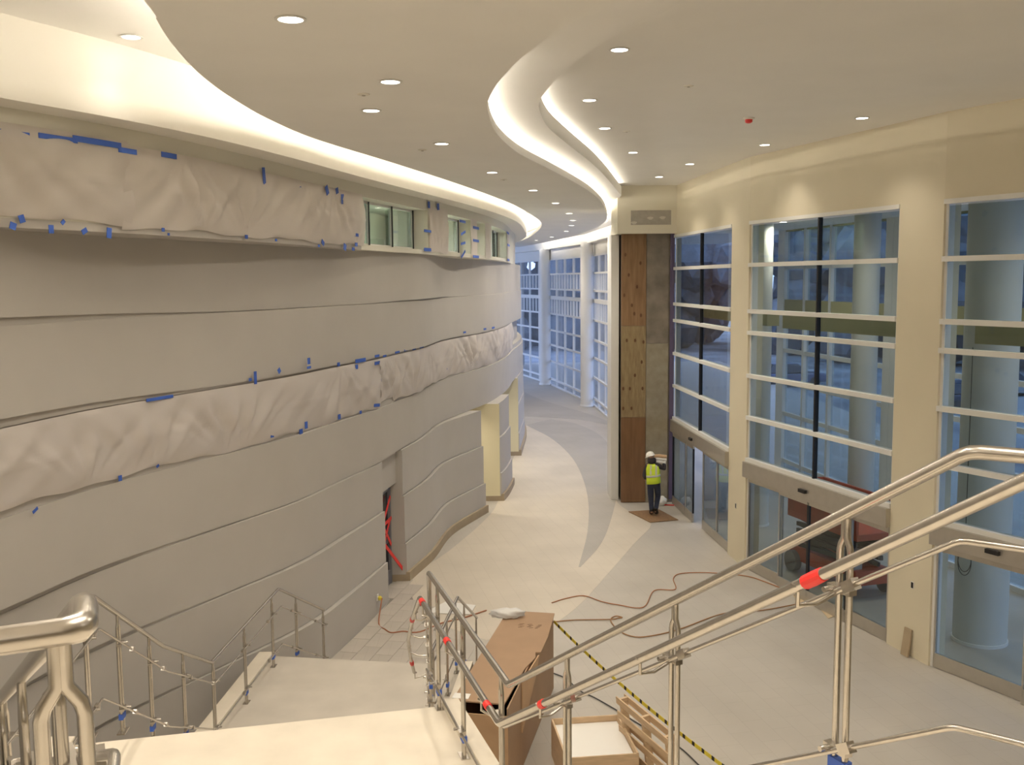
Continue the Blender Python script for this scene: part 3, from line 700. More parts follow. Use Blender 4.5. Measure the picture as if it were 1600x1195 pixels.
def railing(name, label, path, post_s, inward, hand=None, hand_tape=(), rod_clamps=True, gap=0.05, rods=(-.27, -.86), tape=True, extra_hand=None):
    o = root(name, label, 'railing', tuple(path[0][:2]) + (0,))
    off = Vector(o.location)
    T = lambda pts: [Vector(p) - off for p in pts]
    MB().tube(T(soft(path, .03)), .0225, 14).build('guard_rail', STEEL, o, smooth=True)
    for dz in rods:
        MB().tube(T(soft(shift(path, inward * .35, dz), .02)), .0105, 8).build('rod', STEEL, o, smooth=True)
    for si, s in enumerate(post_s):
        p, t = poly_at(path, s); th = Vector((t.x, t.y, 0)).normalized(); n = Vector((-th.y, th.x, 0)) * (1 if inward > 0 else -1)
        zb = -1.07
        po = None
        for sg in (-1, 1):
            a = p + th * sg * gap / 2; c = p + th * sg * .006
            m = MB().tube(T([a + Vector((0, 0, zb)), a + Vector((0, 0, -.135)), p + th * sg * gap * .42 + Vector((0, 0, -.115)), c + Vector((0, 0, -.085)), c + Vector((0, 0, -.01))]), .0125, 12)
            q = m.build('post', STEEL, o, smooth=True); po = po or q
        for dz in rods:
            c = p - off + Vector((0, 0, dz)) + n * .012
            m = MB().beam(c - th * (gap / 2 + .03), c + th * (gap / 2 + .03), .035, .022)
            m.build('clamp', STEEL, po)
            MB().tube([c + th * (gap / 2), c + th * (gap / 2) + n * .06], .011, 8).build('pin', STEEL, po, smooth=True)
        c = p - off + Vector((0, 0, -.925))
        if tape: MB().beam(c - th * (gap / 2 + .017), c + th * (gap / 2 + .017), .036, .05).build('blue_tape', BLUE, po)
        MB().beam(c + Vector((0, 0, -.145)) - th * (gap / 2 + .04), c + Vector((0, 0, -.145)) + th * (gap / 2 + .04), .07, .012).build('base_plate', STEEL, po)
    if hand:
        hp = hand
        MB().tube(T(soft(hp, .03)), .0215, 14).build('handrail', STEEL, o, smooth=True)
        for s in post_s:
            p, t = poly_at(path, s)
            # nearest point of the handrail
            best = min((poly_at(hp, q)[0] for q in np.linspace(0, plen(hp), 240)), key=lambda w: (w - p - Vector((0, 0, -.15))).length)
            if (best - p).length > .5: continue
            th = Vector((t.x, t.y, 0)).normalized()
            a = p + Vector((0, 0, -.27)); b = best + Vector((0, 0, -.10)) - th * -.05
            MB().tube(T([a, a.lerp(b, .6) + Vector((0, 0, -.02)), b, best + Vector((0, 0, -.02)) - th * -.05]), .008, 8).build('bracket', STEEL, o, smooth=True)
            MB().lathe([(0.0, -.008), (.026, -.008), (.026, .0), (0, .0)], n=12).build('bracket_disc', STEEL, o).location = best - off + Vector((0, 0, -.022)) + th * .05
        hl = plen(hp)
        for s, ln in hand_tape:
            pts = [poly_at(hp, q)[0] for q in (s - ln / 2, s, s + ln / 2)]
            MB().tube(T(pts), .0255, 12, rs=[.0245, .0262, .025]).build('red_tape', RED, o)
    if rod_clamps:
        for dz in rods:
            rp = shift(path, inward * .35, dz); L = plen(rp)
            for s in np.arange(.9, L - .2, 1.15):
                p, t = poly_at(rp, float(s))
                MB().beam(T([p - t * .03])[0], T([p + t * .03])[0], .034, .04).build('rod_clamp', STEEL, o)
    return o
# right side: upper guard, first flight, landing, second flight, landing, last flight
R_UP = G(1640, 712, 6.27); P1 = G(1515, 705, 6.27); P2 = G(795, 1070, 4.27); P3 = G(670, 895, 4.27)
RB1 = Vector((-1.05, 12.07, 2.14)); RB2 = G(715, 933, 2.14); RE = G(745, 965, 1.10)
path_r = [Vector((2.6, 2.05, 6.27)), P1, P2, P3, RB1, RB2, RE]
def s_of_px(path, px, zrange=None, lo=0, hi=None):
    """arc length where the path crosses an image column"""
    best = None
    for s in np.linspace(lo, hi or plen(path), 1500):
        p = poly_at(path, float(s))[0]; d = p - Vector((0, 0, EYE)); k = d.dot(FWD)
        x = CX + FPX * d.dot(RGT) / k
        if best is None or abs(x - px) < best[0]: best = (abs(x - px), float(s))
    return best[1]
Lr = [plen(path_r[:i + 1]) for i in range(len(path_r))]
posts_r = [0.35, s_of_px(path_r, 1322, lo=Lr[1], hi=Lr[2]), s_of_px(path_r, 1055, lo=Lr[1], hi=Lr[2]), s_of_px(path_r, 886, lo=Lr[1], hi=Lr[2]), Lr[2] - .12 + .3, s_of_px(path_r, 722, lo=Lr[2], hi=Lr[3]), s_of_px(path_r, 683, lo=Lr[2], hi=Lr[3])]
posts_r += [Lr[3] + .6, Lr[3] + 1.7, Lr[3] + 2.9, Lr[4] + .15, Lr[4] + 1.2, Lr[5] - .2, Lr[5] + .7, Lr[6] - .1]
hand_r = [G(1640, 733, 6.30), G(780, 1131, 4.12), G(656, 934, 4.12), G(645, 965, 3.55), G(638, 1000, 2.85), G(641, 1025, 2.30), G(647, 1050, 1.90)]
hand_r[0] = Vector((1.40, 2.55, EYE + ray(1610, 747).z * 2.55 / ray(1610, 747).y)); hand_r[0].x = ray(1610, 747).x * 2.55 / ray(1610, 747).y
Hs = [plen(hand_r[:i + 1]) for i in range(1, len(hand_r))]
tapes = [(s_of_px(hand_r, 1272, hi=Hs[0]), .10), (s_of_px(hand_r, 848, hi=Hs[0]), .05), (s_of_px(hand_r, 762, lo=Hs[0], hi=Hs[1]), .07), (s_of_px(hand_r, 699, lo=Hs[0], hi=Hs[1]), .08), (s_of_px(hand_r, 660, lo=Hs[0], hi=Hs[1]), .08),
         (Hs[2] + .1, .12), (Hs[4] + .25, .12)]
railing('stair_railing', 'long stainless stair railing with red tape beside the cardboard box', path_r, posts_r, 0.10, hand_r, tapes)
# left side
L1 = G(145, 932, 4.27); LB1 = G(330, 1035, 2.14); LB2 = G(435, 920, 2.14); LE = G(503, 945, 1.10)
C0 = G(130, 982, 6.27); CB = G(-60, 1012, 6.27)
path_l = [Vector((-2.4, 0.25, 6.27)), Vector((C0.x, C0.y, 6.27)), Vector((C0.x - .05, C0.y + .12, 6.27)), Vector((-3.1, 5.5, 4.27)), L1, L1.lerp(LB1, .5) + Vector((-.02, 0, -.10)), LB1, LB2, Vector((LE.x + .12, LE.y - .45, 1.16))]
path_l[0] = path_l[1] + (G(0, 1001, 6.27) - G(130, 982, 6.27)).normalized() * 1.6; path_l[0].z = 6.27
Ll = [plen(path_l[:i + 1]) for i in range(len(path_l))]
posts_l = [Ll[1] - 0.035, Ll[1] - .9, Ll[2] + .5, Ll[2] + 1.5, Ll[2] + 2.6, Ll[2] + 3.8, Ll[3] + .4, Ll[4] - .25] + [s_of_px(path_l, px, lo=Ll[4], hi=Ll[6]) for px in (183, 232, 285)] + [Ll[6] + .05] + [s_of_px(path_l, px, lo=Ll[6], hi=Ll[7]) for px in (381, 424)] + [Ll[7] + .75, Ll[8] - .06]
railing('stair_railing', 'stainless stair railing running down beside the curved white wall', path_l, posts_l, -0.10, tape=True, gap=.062)

# ================================================================== PLASTIC SHEETS AND BLUE TAPE ON THE LEFT WALL
def on_curve(px, py, f, y0=8.0, y1=45.0):
    """where the ray of a pixel meets the standing surface x=f(y)"""
    d = ray(px, py); k = d.x / d.y; prev = None
    for y in np.linspace(y0, y1, 1500):
        g = f(y) - k * y
        if prev is not None and (g >= 0) != (prev >= 0): break
        prev = g
    return Vector((f(y), y, EYE + d.z * y / d.y))
def sheet(label, f, y0, y1, zb, zt, tapes, seed, amp=0.05, group='plastic sheets on the curved wall'):
    rnd = random.Random(seed); o = root('plastic_sheet', label, 'plastic sheet', (f(y0), y0, 0), group); off = Vector(o.location)
    ny, nz = max(8, int((y1 - y0) / .05)), 22; m = MB()
    fans = [(rnd.uniform(y0, y1), rnd.choice((0, 1)), rnd.uniform(.5, 1.4)) for _ in range(max(2, int((y1 - y0) / 1.2)))]
    for i in range(ny + 1):
        y = y0 + (y1 - y0) * i / ny
        for j in range(nz + 1):
            v = j / nz; a, b = zb(y), zt(y); z = a + (b - a) * v
            env = math.sin(PI * min(1, max(0, v))) ** .6
            w = 0.0
            for (fy, up, k) in fans:
                dz = (1 - v if up else v) + .08; ang = (y - fy) / dz
                w += k * math.sin(9 * ang) * math.exp(-(ang / 1.3) ** 2) * .5
            w += .35 * math.sin(3.1 * y + 5 * v + seed) + .25 * math.sin(7.3 * y - 9 * v + seed * 2) + .14 * math.exp(-((v - .5) / .03) ** 2)
            edge = .02 * math.sin(2.3 * y + seed) + .012 * math.sin(6.1 * y)
            m.v.append((f(y) + .03 + amp * env * (1 + w * 1.25), y, z + (edge if j == 0 else 0)))
    m.v = [(p[0] - off.x, p[1] - off.y, p[2]) for p in m.v]
    for i in range(ny):
        for j in range(nz):
            a = i * (nz + 1) + j; m.f.append((a, a + nz + 1, a + nz + 2, a + 1))
    q = m.build('film', PLASTIC, o, smooth=True)
    for tp in tapes:
        px, py, w, h = tp[:4]; rot = tp[4] if len(tp) > 4 else 0
        p = on_curve(px, py, lambda y: f(y) + .03 + amp * .3); e = .3
        dx = (f(p.y + e) - f(p.y - e)); t = Vector((dx, 2 * e, 0)).normalized(); sc = p.y / FPX
        # foreshortening: a wall running away looks narrow, so the strip's true length is longer
        nrm = Vector((t.y, -t.x, 0)); view = Vector((p.x, p.y, 0)).normalized(); fs = max(.12, abs(view.dot(nrm)))
        ww, hh = w * sc / fs, h * sc
        ww = min(ww, 1.2)
        b = MB().beam((-ww / 2, 0, 0), (ww / 2, 0, 0), .006, hh).build('tape_strip', BLUE, o)
        X = t * math.cos(rot) + Vector((0, 0, 1)) * math.sin(rot); Z = -t * math.sin(rot) + Vector((0, 0, 1)) * math.cos(rot); Y = Z.cross(X)
        M4 = Matrix((X, Y, Z)).transposed().to_4x4(); M4.translation = p - off + nrm * .012
        b.matrix_basis = M4
    return o
c = lambda v: (lambda y: v)
yA = on_curve(181, 260, U).y
sheet('milky plastic sheet taped over the upper windows at the left edge', U, 8.6, yA + .15, c(7.50), lambda y: 8.50, [(20, 207, 42, 5), (88, 216, 54, 8), (30, 342, 8, 12, .3), (19, 353, 9, 11, -.3), (76, 358, 7, 13), (97, 347, 6, 6, .8), (129, 361, 8, 8, .5), (169, 364, 7, 16, -.1), (150, 222, 68, 9)], 1)
sheet('long wrinkled plastic sheet over the upper windows up to the bare window', U, yA, 19.42, c(7.47), lambda y: 8.46, [(196, 236, 26, 8), (261, 243, 22, 8), (411, 276, 4, 28, .12), (466, 298, 6, 11, .3), (510, 297, 4, 14, .5), (525, 298, 4, 9, .3), (534, 311, 4, 15, .1), (253, 359, 4, 6), (262, 366, 3, 4),
      (383, 370, 4, 6), (430, 375, 3, 4), (497, 384, 3, 4), (503, 379, 4, 7, -.5), (538, 386, 4, 10, -.3), (551, 389, 4, 5), (555, 382, 4, 6), (556, 330, 6, 5), (556, 344, 6, 5), (556, 367, 6, 5)], 2)
sheet('narrow plastic sheet wrapped round the pier between clerestory windows', U, 23.42, 24.88, c(7.44), c(8.52), [(667, 361, 11, 4), (667, 390, 11, 5), (669, 320, 3, 10), (684, 323, 3, 10, .1)], 3, .012)
sheet('small plastic sheet on the pier before the narrow window', U, 27.2, 27.95, c(7.44), c(8.45), [(722, 346, 9, 4), (723, 364, 7, 4, .2), (723, 380, 7, 4, .1), (723, 397, 7, 4, .4)], 4, .01)
sheet('small plastic sheet on the pier after the narrow window', U, 29.1, 30.05, c(7.44), c(8.45), [(743, 356, 9, 4), (743, 376, 9, 4), (743, 401, 9, 4)], 5, .01)
sheet('thin plastic sheet on the last pier of the clerestory', U, 34.4, 35.4, c(7.44), c(8.42), [(793, 364, 7, 3), (794, 383, 7, 3), (794, 406, 7, 3)], 6, .01)
B3 = band(3, -.03)
yB = on_curve(590, 600, B3).y
sheet('long plastic sheet covering the middle recess of the curved wall', B3, 8.6, yB, lambda y: 4.17 + GAP(y) * .8, c(5.18), [(398, 590, 4, 20), (389, 593, 4, 5), (435, 579, 4, 8, .6), (481, 564, 4, 10), (481, 574, 6, 4), (528, 569, 4, 6), (556, 573, 4, 7), (562, 563, 16, 6), (588, 556, 7, 4), (588, 567, 8, 5), (590, 598, 10, 5, .2), (588, 633, 9, 5, -.1),
      (423, 679, 5, 9), (469, 674, 5, 8), (477, 664, 4, 11), (529, 651, 4, 8), (562, 644, 3, 5), (185, 747, 5, 9), (244, 728, 4, 4, .4), (52, 797, 8, 5, .4), (247, 622, 40, 5)], 7)
sheet('creased plastic sheet over the recess near the passage openings', B3, yB - .05, 37.5, lambda y: 4.17 + GAP(y) * .8 + (.10 if y < yB + .9 else 0), c(5.18), [(600, 556, 5, 3), (620, 550, 7, 3), (633, 547, 5, 3), (646, 545, 5, 3), (658, 542, 6, 3), (725, 519, 4, 3), (757, 514, 4, 3), (770, 512, 4, 3), (699, 548, 2, 4), (699, 577, 3, 4)], 8, .05)

# ================================================================== CARDBOARD BOX, PALLET, CRATE
bx = root('cardboard_box', 'long tall cardboard box standing on the floor beside the stair railing', 'box', (-0.09, 14.21, 0.008), rz=math.atan2(-.99, -.143) + PI / 2 + PI / 2 - PI / 2)
bx.rotation_euler = (0, 0, -math.atan2(.2, .98))
BL, BW, BH, TK = 3.7, .74, 1.27, .018
MB().box((BW / 2, 0, BH / 2), (TK, BL, BH)).build('side_panel', CARD, bx)
MB().box((-BW / 2, 0, BH / 2), (TK, BL, BH)).build('side_panel', CARD, bx)
MB().box((0, BL / 2, BH / 2), (BW, TK, BH)).build('end_panel', CARD, bx)
MB().box((0.08, -BL / 2, BH * .46), (BW * .8, TK, BH * .92)).build('end_panel', CARDL, bx)
MB().box((0, 0, .012), (BW, BL, .02)).build('bottom_panel', CARD, bx)
MB().prism([(-BW / 2 - .02, -BL / 2 + .1), (BW / 2 - .06, -BL / 2 + .1), (BW / 2 - .02, -.55), (BW / 2 + .06, -.1), (BW / 2 + .02, .1), (BW / 2 + .10, .12), (BW / 2 + .10, .75), (BW / 2 + .03, BL / 2), (-BW / 2 - .02, BL / 2)], BH, BH + .02).build('top_flap', CARD, bx)
MB().hexa([(BW / 2 + .012, -1.0, .55), (BW / 2 + .03, -1.0, .55), (BW / 2 + .03, .05, .9), (BW / 2 + .012, .05, .9)], [(BW / 2 + .012, -.95, BH), (BW / 2 + .03, -.95, BH), (BW / 2 + .09, .05, BH), (BW / 2 + .07, .05, BH)]).build('side_flap', CARDL, bx)
INK = mat('print_brown', (0.16, 0.09, 0.05), .8)
rr = random.Random(3)
for gx in (-.02, .12, .24):
    for k in range(4):
        MB().box((gx + .03 * rr.uniform(-1, 1), 1.1 + .05 * k, BH + .0215), (.05 + .03 * rr.random(), .014, .003), .4 + rr.uniform(-.2, .2)).build('print_mark', INK, bx)
MB().box((-.3, -1.62, BH + .024), (.22, .16, .006)).build('shipping_label', WHITE, bx)
pb = root('plastic_bag', 'crumpled white plastic bag lying on the cardboard box', 'bag', (0, 0, 0))
q = G(790, 944, 1.36)
bm = bmesh.new(); bmesh.ops.create_icosphere(bm, subdivisions=3, radius=1)
for v in bm.verts:
    n = math.sin(v.co.x * 7 + 1) * math.cos(v.co.y * 6) * .22 + math.sin(v.co.z * 9 + v.co.x * 5) * .12
    v.co = Vector((v.co.x * .26, v.co.y * .11, max(v.co.z, -.6) * .085)) * (1 + n)
me = bpy.data.meshes.new('bag_film'); bm.to_mesh(me); bm.free(); me.materials.append(sheet_mat('bag_film_white', (.85, .85, .84), .95)); me.shade_smooth()
o = bpy.data.objects.new('bag_film', me); COL.objects.link(o); o.parent = pb; pb.location = (q.x + .02, 15.75, 1.298 + .068)
ps = root('paper_sheet', 'white paper sheet on the floor behind the stair railing', 'paper', (0, 0, 0)); q = G(712, 958, 0)
pb2 = MB().prism([(-.5, -.3), (.45, -.42), (.55, .15), (-.1, .4)], .0, .006).build('sheet', WHITE, ps); ps.location = (q.x - .15, q.y + .3, .014)

# standing pallet
pa = root('wooden_pallet', 'pine pallet standing on edge beside the shallow crate', 'pallet', (1.84, 12.80, 0.0), rz=math.atan2(-1.15, .45))
for z in (.05, .27, .50, .72, .93):
    MB().box((0, -.065, z), (1.42, .018, .10)).build('slat', PINE, pa)
for z in (.05, .50, .93):
    MB().box((0, .065, z), (1.42, .018, .10)).build('slat', PINE, pa)
for x in (-.62, 0, .62): MB().box((x, 0, .49), (.045, .11, .97)).build('stringer', PINE, pa)
pa.rotation_euler = (math.radians(6), 0, math.atan2(-1.15, .45))
cr_ = root('shallow_crate', 'shallow pine crate holding a white panel at the bottom edge', 'crate', (1.08, 13.1, 0.0), rz=.12)
MB().box((0, 0, .03), (.98, 1.2, .06)).build('base', PINE, cr_)
for x in (-.48, .48): MB().box((x, 0, .27), (.025, 1.2, .54)).build('side', PINE, cr_)
for y in (-.59, .59): MB().box((0, y, .27), (.98, .025, .54)).build('side', PINE, cr_)
MB().box((0, 0, .44), (.92, 1.14, .03)).build('white_panel', WHITE, cr_)

# striped barrier tape from the box to a post outside the picture
tp = root('barrier_tape', 'yellow and black barrier tape stretched from the cardboard box across the floor', 'tape', (.55, 15.9, 1.15))
A_, B_ = Vector((.66, 15.93, 1.16)), Vector((2.9, 10.75, .88)); n = 26
stripe = {0: YELLOW, 1: BLACK}
for k in range(n):
    t0, t1 = k / n, (k + 1) / n
    sag = lambda t: Vector((0, 0, -.12 * 4 * t * (1 - t)))
    a, b = A_.lerp(B_, t0) + sag(t0) - A_, A_.lerp(B_, t1) + sag(t1) - A_
    MB().beam(a, a.lerp(b, .72), .004, .055).build('yellow_stripe', YELLOW, tp)
    MB().beam(a.lerp(b, .72), b, .004, .055).build('black_stripe', BLACK, tp)
tp.location = A_
po = root('barrier_post', 'slim barrier post holding the striped tape', 'post', (2.9, 10.72, 0))
MB().lathe([(.2, 0), (.2, .03), (.03, .06), (.0, .06)], n=20).build('base', DARK, po, smooth=True); MB().lathe([(.02, .03), (.02, 1.0), (0, 1.0)], n=10).build('pole', DARK, po, smooth=True)

# cords on the floor
def cord(label, px, m=ORANGE, r=.011, first=None):
    pts = [G(x, y, 0.0) for x, y in px]
    pts = [p + Vector((0, 0, r + .009)) for p in pts]
    if first: pts = [Vector(first)] + pts
    o = MB().tube(crom(pts, 6), r, 6).build('extension_cord', m, None, smooth=True)
    return tag(o, label, 'cord', 'extension cords on the floor')
cord('orange extension cord looping from the box towards the sliding doors', [(862, 943), (885, 936), (912, 932), (940, 941), (965, 946), (1005, 950), (1022, 924), (1055, 922), (1052, 905), (1065, 897), (1110, 896), (1165, 901), (1195, 910), (1232, 925)], r=.011)
cord('orange cord with a small loop in the middle of the floor', [(864, 973), (900, 970), (955, 969), (965, 967), (972, 966), (962, 964), (954, 970), (965, 985), (985, 995), (1010, 996), (1060, 985), (1130, 960), (1190, 955), (1262, 942)], mat('brown_cord', (.33, .17, .07), .6), r=.012)
cord('short orange cord hanging from the yellow plug to the stair foot', [(592, 975), (602, 985), (612, 990), (630, 988), (655, 989), (690, 975), (720, 968), (760, 955)], mat('rust_cord', (.35, .14, .07), .6), r=.014, first=(band(7)(19.75) + .10, 19.75, .33))
cord('thin black cable behind the wooden pallet', [(862, 1052), (885, 1062), (905, 1080), (930, 1092), (965, 1112), (1010, 1140), (1060, 1168), (1095, 1200)], DARK, r=.010)
# plywood sheet under the worker, scraps and a leaning board
def flat(name, label, cat, px, m, h=.012, grp=None):
    poly = [G(x, y, 0) for x, y in px]; c0 = sum(poly, Vector()) / len(poly)
    o = root(name, label, cat, (c0.x, c0.y, .0085), grp); MB().prism([(p.x - c0.x, p.y - c0.y) for p in poly], 0, h).build('panel', m, o); return o
flat('plywood_mat', 'thin brown board lying on the floor under the worker', 'board', [(982, 800), (1016, 817), (1060, 813), (1030, 797)], PLY, .015)
flat('cardboard_scrap', 'cream cardboard scrap by the middle doors, farther one', 'cardboard', [(1232, 922), (1246, 921), (1268, 941), (1252, 946)], mat('scrap_cream', (.62, .5, .33), .8), .006)
flat('cardboard_scrap', 'cream cardboard scrap by the middle doors, nearer one', 'cardboard', [(1280, 950), (1292, 949), (1306, 962), (1294, 967)], MATS['scrap_cream'], .006)
lb = root('leaning_board', 'short wooden board leaning against the wide cream pier', 'board', (0, 0, 0)); p = G(1422, 1034, 0); q = lerp(pts_r[3], pts_r[4], .55); tt, nn = outn(pts_r[3], pts_r[4])
b_ = MB().box((0, 0, .25), (.19, .03, .50)).build('plank', mat('scrap_wood', (.42, .33, .22), .8, noise=.08), lb); lb.location = (q[0] - nn.x * .09, q[1] - nn.y * .09, .008); lb.rotation_euler = (math.radians(-8), 0, math.atan2(tt.y, tt.x))
cl_ = root('white_bag', 'small crumpled white bag on the floor beside the column', 'bag', (0, 0, 0)); q = G(1034, 789, 0)
bm = bmesh.new(); bmesh.ops.create_icosphere(bm, subdivisions=3, radius=1)
for v in bm.verts: v.co = Vector((v.co.x * .16, v.co.y * .14, max(v.co.z, -.7) * .15)) * (1 + .2 * math.sin(6 * v.co.x + 4 * v.co.y) * math.cos(7 * v.co.z))
me = bpy.data.meshes.new('bag_body'); bm.to_mesh(me); bm.free(); me.materials.append(WHITE); me.shade_smooth(); o = bpy.data.objects.new('bag_body', me); COL.objects.link(o); o.parent = cl_; cl_.location = (q.x, q.y, .11)
MB().tube([(.05, -.1, -.08), (.2, -.06, -.095), (.34, -.1, -.095), (.4, 0, -.095)], .018, 6).build('red_strap', RED, cl_)

# ceiling fittings
for x, y, z, lab in ((1076, 134, ZC, 'small ceiling plate right of the large downlight'), (568, 147, ZK, 'small ceiling plate between the cloud downlights'), (260, 103, ZC, 'small ceiling plate in the upper left recess'), (979, 205, ZC, 'tiny ceiling plate near the thin lit edge'), (787, 280, ZK, 'tiny ceiling plate far down the cloud'), (660, 234, ZK, 'small ceiling plate beside the fourth cloud downlight')):
    q = G(x, y, z); o = root('ceiling_plate', lab, 'sprinkler', (q.x, q.y, z), 'flat sprinkler plates in the ceiling')
    MB().lathe([(.07, 0), (.07, -.008), (.05, -.014), (0, -.014)], n=16).build('plate', COVEP, o, smooth=True); MB().lathe([(.02, -.012), (.02, -.022), (0, -.022)], n=8).build('cap', ALU, o)
q = G(1170, 184, ZC); o = root('red_detector', 'red capped detector on the right ceiling', 'detector', (q.x, q.y, ZC))
MB().lathe([(.10, 0), (.10, -.02), (.07, -.03)], n=16).build('base', COVEP, o); MB().lathe([(.065, -.028), (.06, -.075), (.03, -.09), (0, -.09)], n=16).build('cap', RED, o, smooth=True)

# ================================================================== RED LIFT IN THE VESTIBULE
lf = root('scissor_lift', 'red scissor lift parked behind the middle sliding doors', 'lift', (7.28, 21.75, 0.0), rz=math.atan2(-4.86, 1.51))
for x in (-1.0, 1.0):
    for y in (-.5, .5):
        w_ = MB().lathe([(.0, -.09), (.15, -.09), (.24, -.08), (.24, .08), (.15, .09), (0, .09)], n=20).build('wheel', mat('grey_tyre', (.25, .25, .24), .8), lf, smooth=True); w_.matrix_basis = Matrix.Translation((x, y, .24)) @ Matrix.Rotation(PI / 2, 4, 'X')
MB().box((0, 0, .42), (2.5, .9, .32)).build('chassis', MACHINE, lf, bevel=.02)
for i in range(4):
    z = .62 + i * .16
    for y in (-.36, .36):
        MB().beam((-1.05, y, z), (1.05, y, z + .14), .06, .10).build('scissor_arm', DARK, lf); MB().beam((-1.05, y * .8, z + .14), (1.05, y * .8, z), .06, .10).build('scissor_arm', DARK, lf)
MB().box((0, 0, 1.32), (2.6, .95, .14)).build('platform', MACHINE, lf, bevel=.015)
MB().box((0, 0, 1.52), (2.55, .03, .26)).build('toe_board', MACHINE, lf).location = (0, -.46, 0)
for x in (-1.25, -.45, .4, 1.25):
    for y in (-.45, .45): MB().beam((x, y, 1.38), (x, y, 2.08), .06, .06).build('rail_post', MACHINE, lf)
for z in (1.72, 2.07):
    for y in (-.45, .45): MB().beam((-1.27, y, z), (1.27, y, z), .05, .06).build('guard_bar', MACHINE, lf)
    for x in (-1.25, 1.25): MB().beam((x, -.45, z), (x, .45, z), .05, .06).build('guard_bar', MACHINE, lf)
MB().box((-.3, -.1, 1.47), (1.1, .45, .16)).build('white_panels', WHITE, lf)
MB().box((.95, -.30, .75), (.3, .25, .5)).build('control_box', mat('pale_grey', (.5, .5, .5), .6), lf)

# coil of cable hanging in the right bay
wc = root('wire_coil', 'thin grey wire coil hanging behind the right bay', 'wire', (0, 0, 0))
t0_, n0_ = outn(*BAYS[2]); p0 = Vector(BAYS[2][0]) + t0_ * .38 + n0_ * .35
MB().tube([(p0.x + .13 * math.cos(a) * t0_.x, p0.y + .13 * math.cos(a) * t0_.y, 1.85 + .22 * math.sin(a) + .01 * a) for a in np.linspace(1.5, 14, 40)] + [(p0.x, p0.y, 2.6), (p0.x, p0.y, 5.6)], .007, 6).build('coil', DARK, wc)

# ================================================================== OUTDOORS: parked cars, lamp and bare trees
def car(x, y, rz, col, lab):
    o = root('parked_car', lab, 'car', (x, y, -.25), 'cars parked outside', rz=rz)
    m = mat('car_' + lab.split()[0], col, .3, .3); gl = mat('car_glass', (.03, .04, .06), .1)
    MB().hexa([(-2.2, -.85, .3), (2.2, -.85, .3), (2.2, .85, .3), (-2.2, .85, .3)], [(-2.2, -.8, .95), (2.15, -.8, .85), (2.15, .8, .85), (-2.2, .8, .95)]).build('body', m, o, bevel=.08)
    MB().hexa([(-1.9, -.76, .94), (1.0, -.76, .92), (1.0, .76, .92), (-1.9, .76, .94)], [(-1.5, -.62, 1.48), (.3, -.62, 1.48), (.3, .62, 1.48), (-1.5, .62, 1.48)]).build('cabin', gl, o, bevel=.05)
    MB().box((-.6, 0, 1.5), (1.75, 1.2, .05)).build('roof', m, o, bevel=.015)
    for wx in (-1.35, 1.35):
        for wy in (-.8, .8):
            MB().lathe([(0, -.1), (.33, -.1), (.33, .1), (0, .1)], n=18).build('wheel', DARK, o).matrix_basis = Matrix.Translation((wx, wy, .33)) @ Matrix.Rotation(PI / 2, 4, 'X')
for x, y, rz, col, lab in ((24, 52, .3, (.05, .07, .12), 'navy car parked outside behind the bay by the clad column'), (29, 58, .3, (.35, .37, .4), 'silver car parked outside the middle bay'), (26, 40, 1.2, (.03, .03, .035), 'black car parked outside seen through the middle bay'),
                           (34, 44, 1.2, (.4, .05, .04), 'maroon car parked outside beyond the vestibule'), (33, 33, 1.2, (.3, .33, .4), 'grey car parked outside beyond the right bay'), (18, 64, .2, (.1, .12, .2), 'blue car parked outside the far glazing')):
    car(x, y, rz, col, lab)
TWIG = mat('hazy_winter_foliage', (.14, .16, .19), .95, noise=.3, scale=1.5)  # foliage lightened toward blue-grey so its colour carries the dusk haze
rn = random.Random(5); bm = bmesh.new()
for k in range(84):
    an = math.radians(2 + k * 1.35); R_ = (92 if k < 52 else 106) + 10 * math.sin(k * 2.7)
    for q in range(4):
        r = bmesh.ops.create_icosphere(bm, subdivisions=2, radius=rn.uniform(2.0, 3.4)); d = Vector((R_ * math.cos(an) + rn.uniform(-2, 2), R_ * math.sin(an) + rn.uniform(-2, 2), 1.5 + q * 3.4 + rn.uniform(-1, 1)))
        for v in r['verts']: v.co = v.co * (1 + .25 * math.sin(v.co.x * 3 + k) * math.cos(v.co.z * 4 + v.co.y * 2)) + d
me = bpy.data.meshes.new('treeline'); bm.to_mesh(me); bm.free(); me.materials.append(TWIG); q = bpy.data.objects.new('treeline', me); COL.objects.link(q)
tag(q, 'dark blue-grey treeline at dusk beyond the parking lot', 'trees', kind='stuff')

# ================================================================== WORKER
def skin(name, nodes, edges, m, parent, rootk, sub=2):
    """one continuous surface grown over joints: nodes {key: (pos, rx, ry)}"""
    ks = list(nodes); me = bpy.data.meshes.new(name); me.from_pydata([nodes[k][0] for k in ks], [(ks.index(a), ks.index(b)) for a, b in edges], [])
    o = bpy.data.objects.new(name, me); COL.objects.link(o); o.parent = parent
    md = o.modifiers.new('skin', 'SKIN'); md.use_smooth_shade = True
    sv = me.skin_vertices[0].data
    for i, k in enumerate(ks):
        sv[i].radius = nodes[k][1:3]; sv[i].use_root = (k == rootk)
    s = o.modifiers.new('sub', 'SUBSURF'); s.levels = s.render_levels = sub
    me.materials.append(m); return o
wq = G(1021, 806, 0)
wk = root('person', 'worker in yellow vest and white hard hat carrying a bundle on the shoulder', 'person', (wq.x, wq.y, .026), rz=math.radians(-12))
SKIN = mat('skin', (.50, .30, .21), .6); NAVY = mat('navy_trousers', (.028, .034, .06), .85, noise=.2, scale=8); JACK = mat('dark_jacket', (.035, .03, .035), .85)
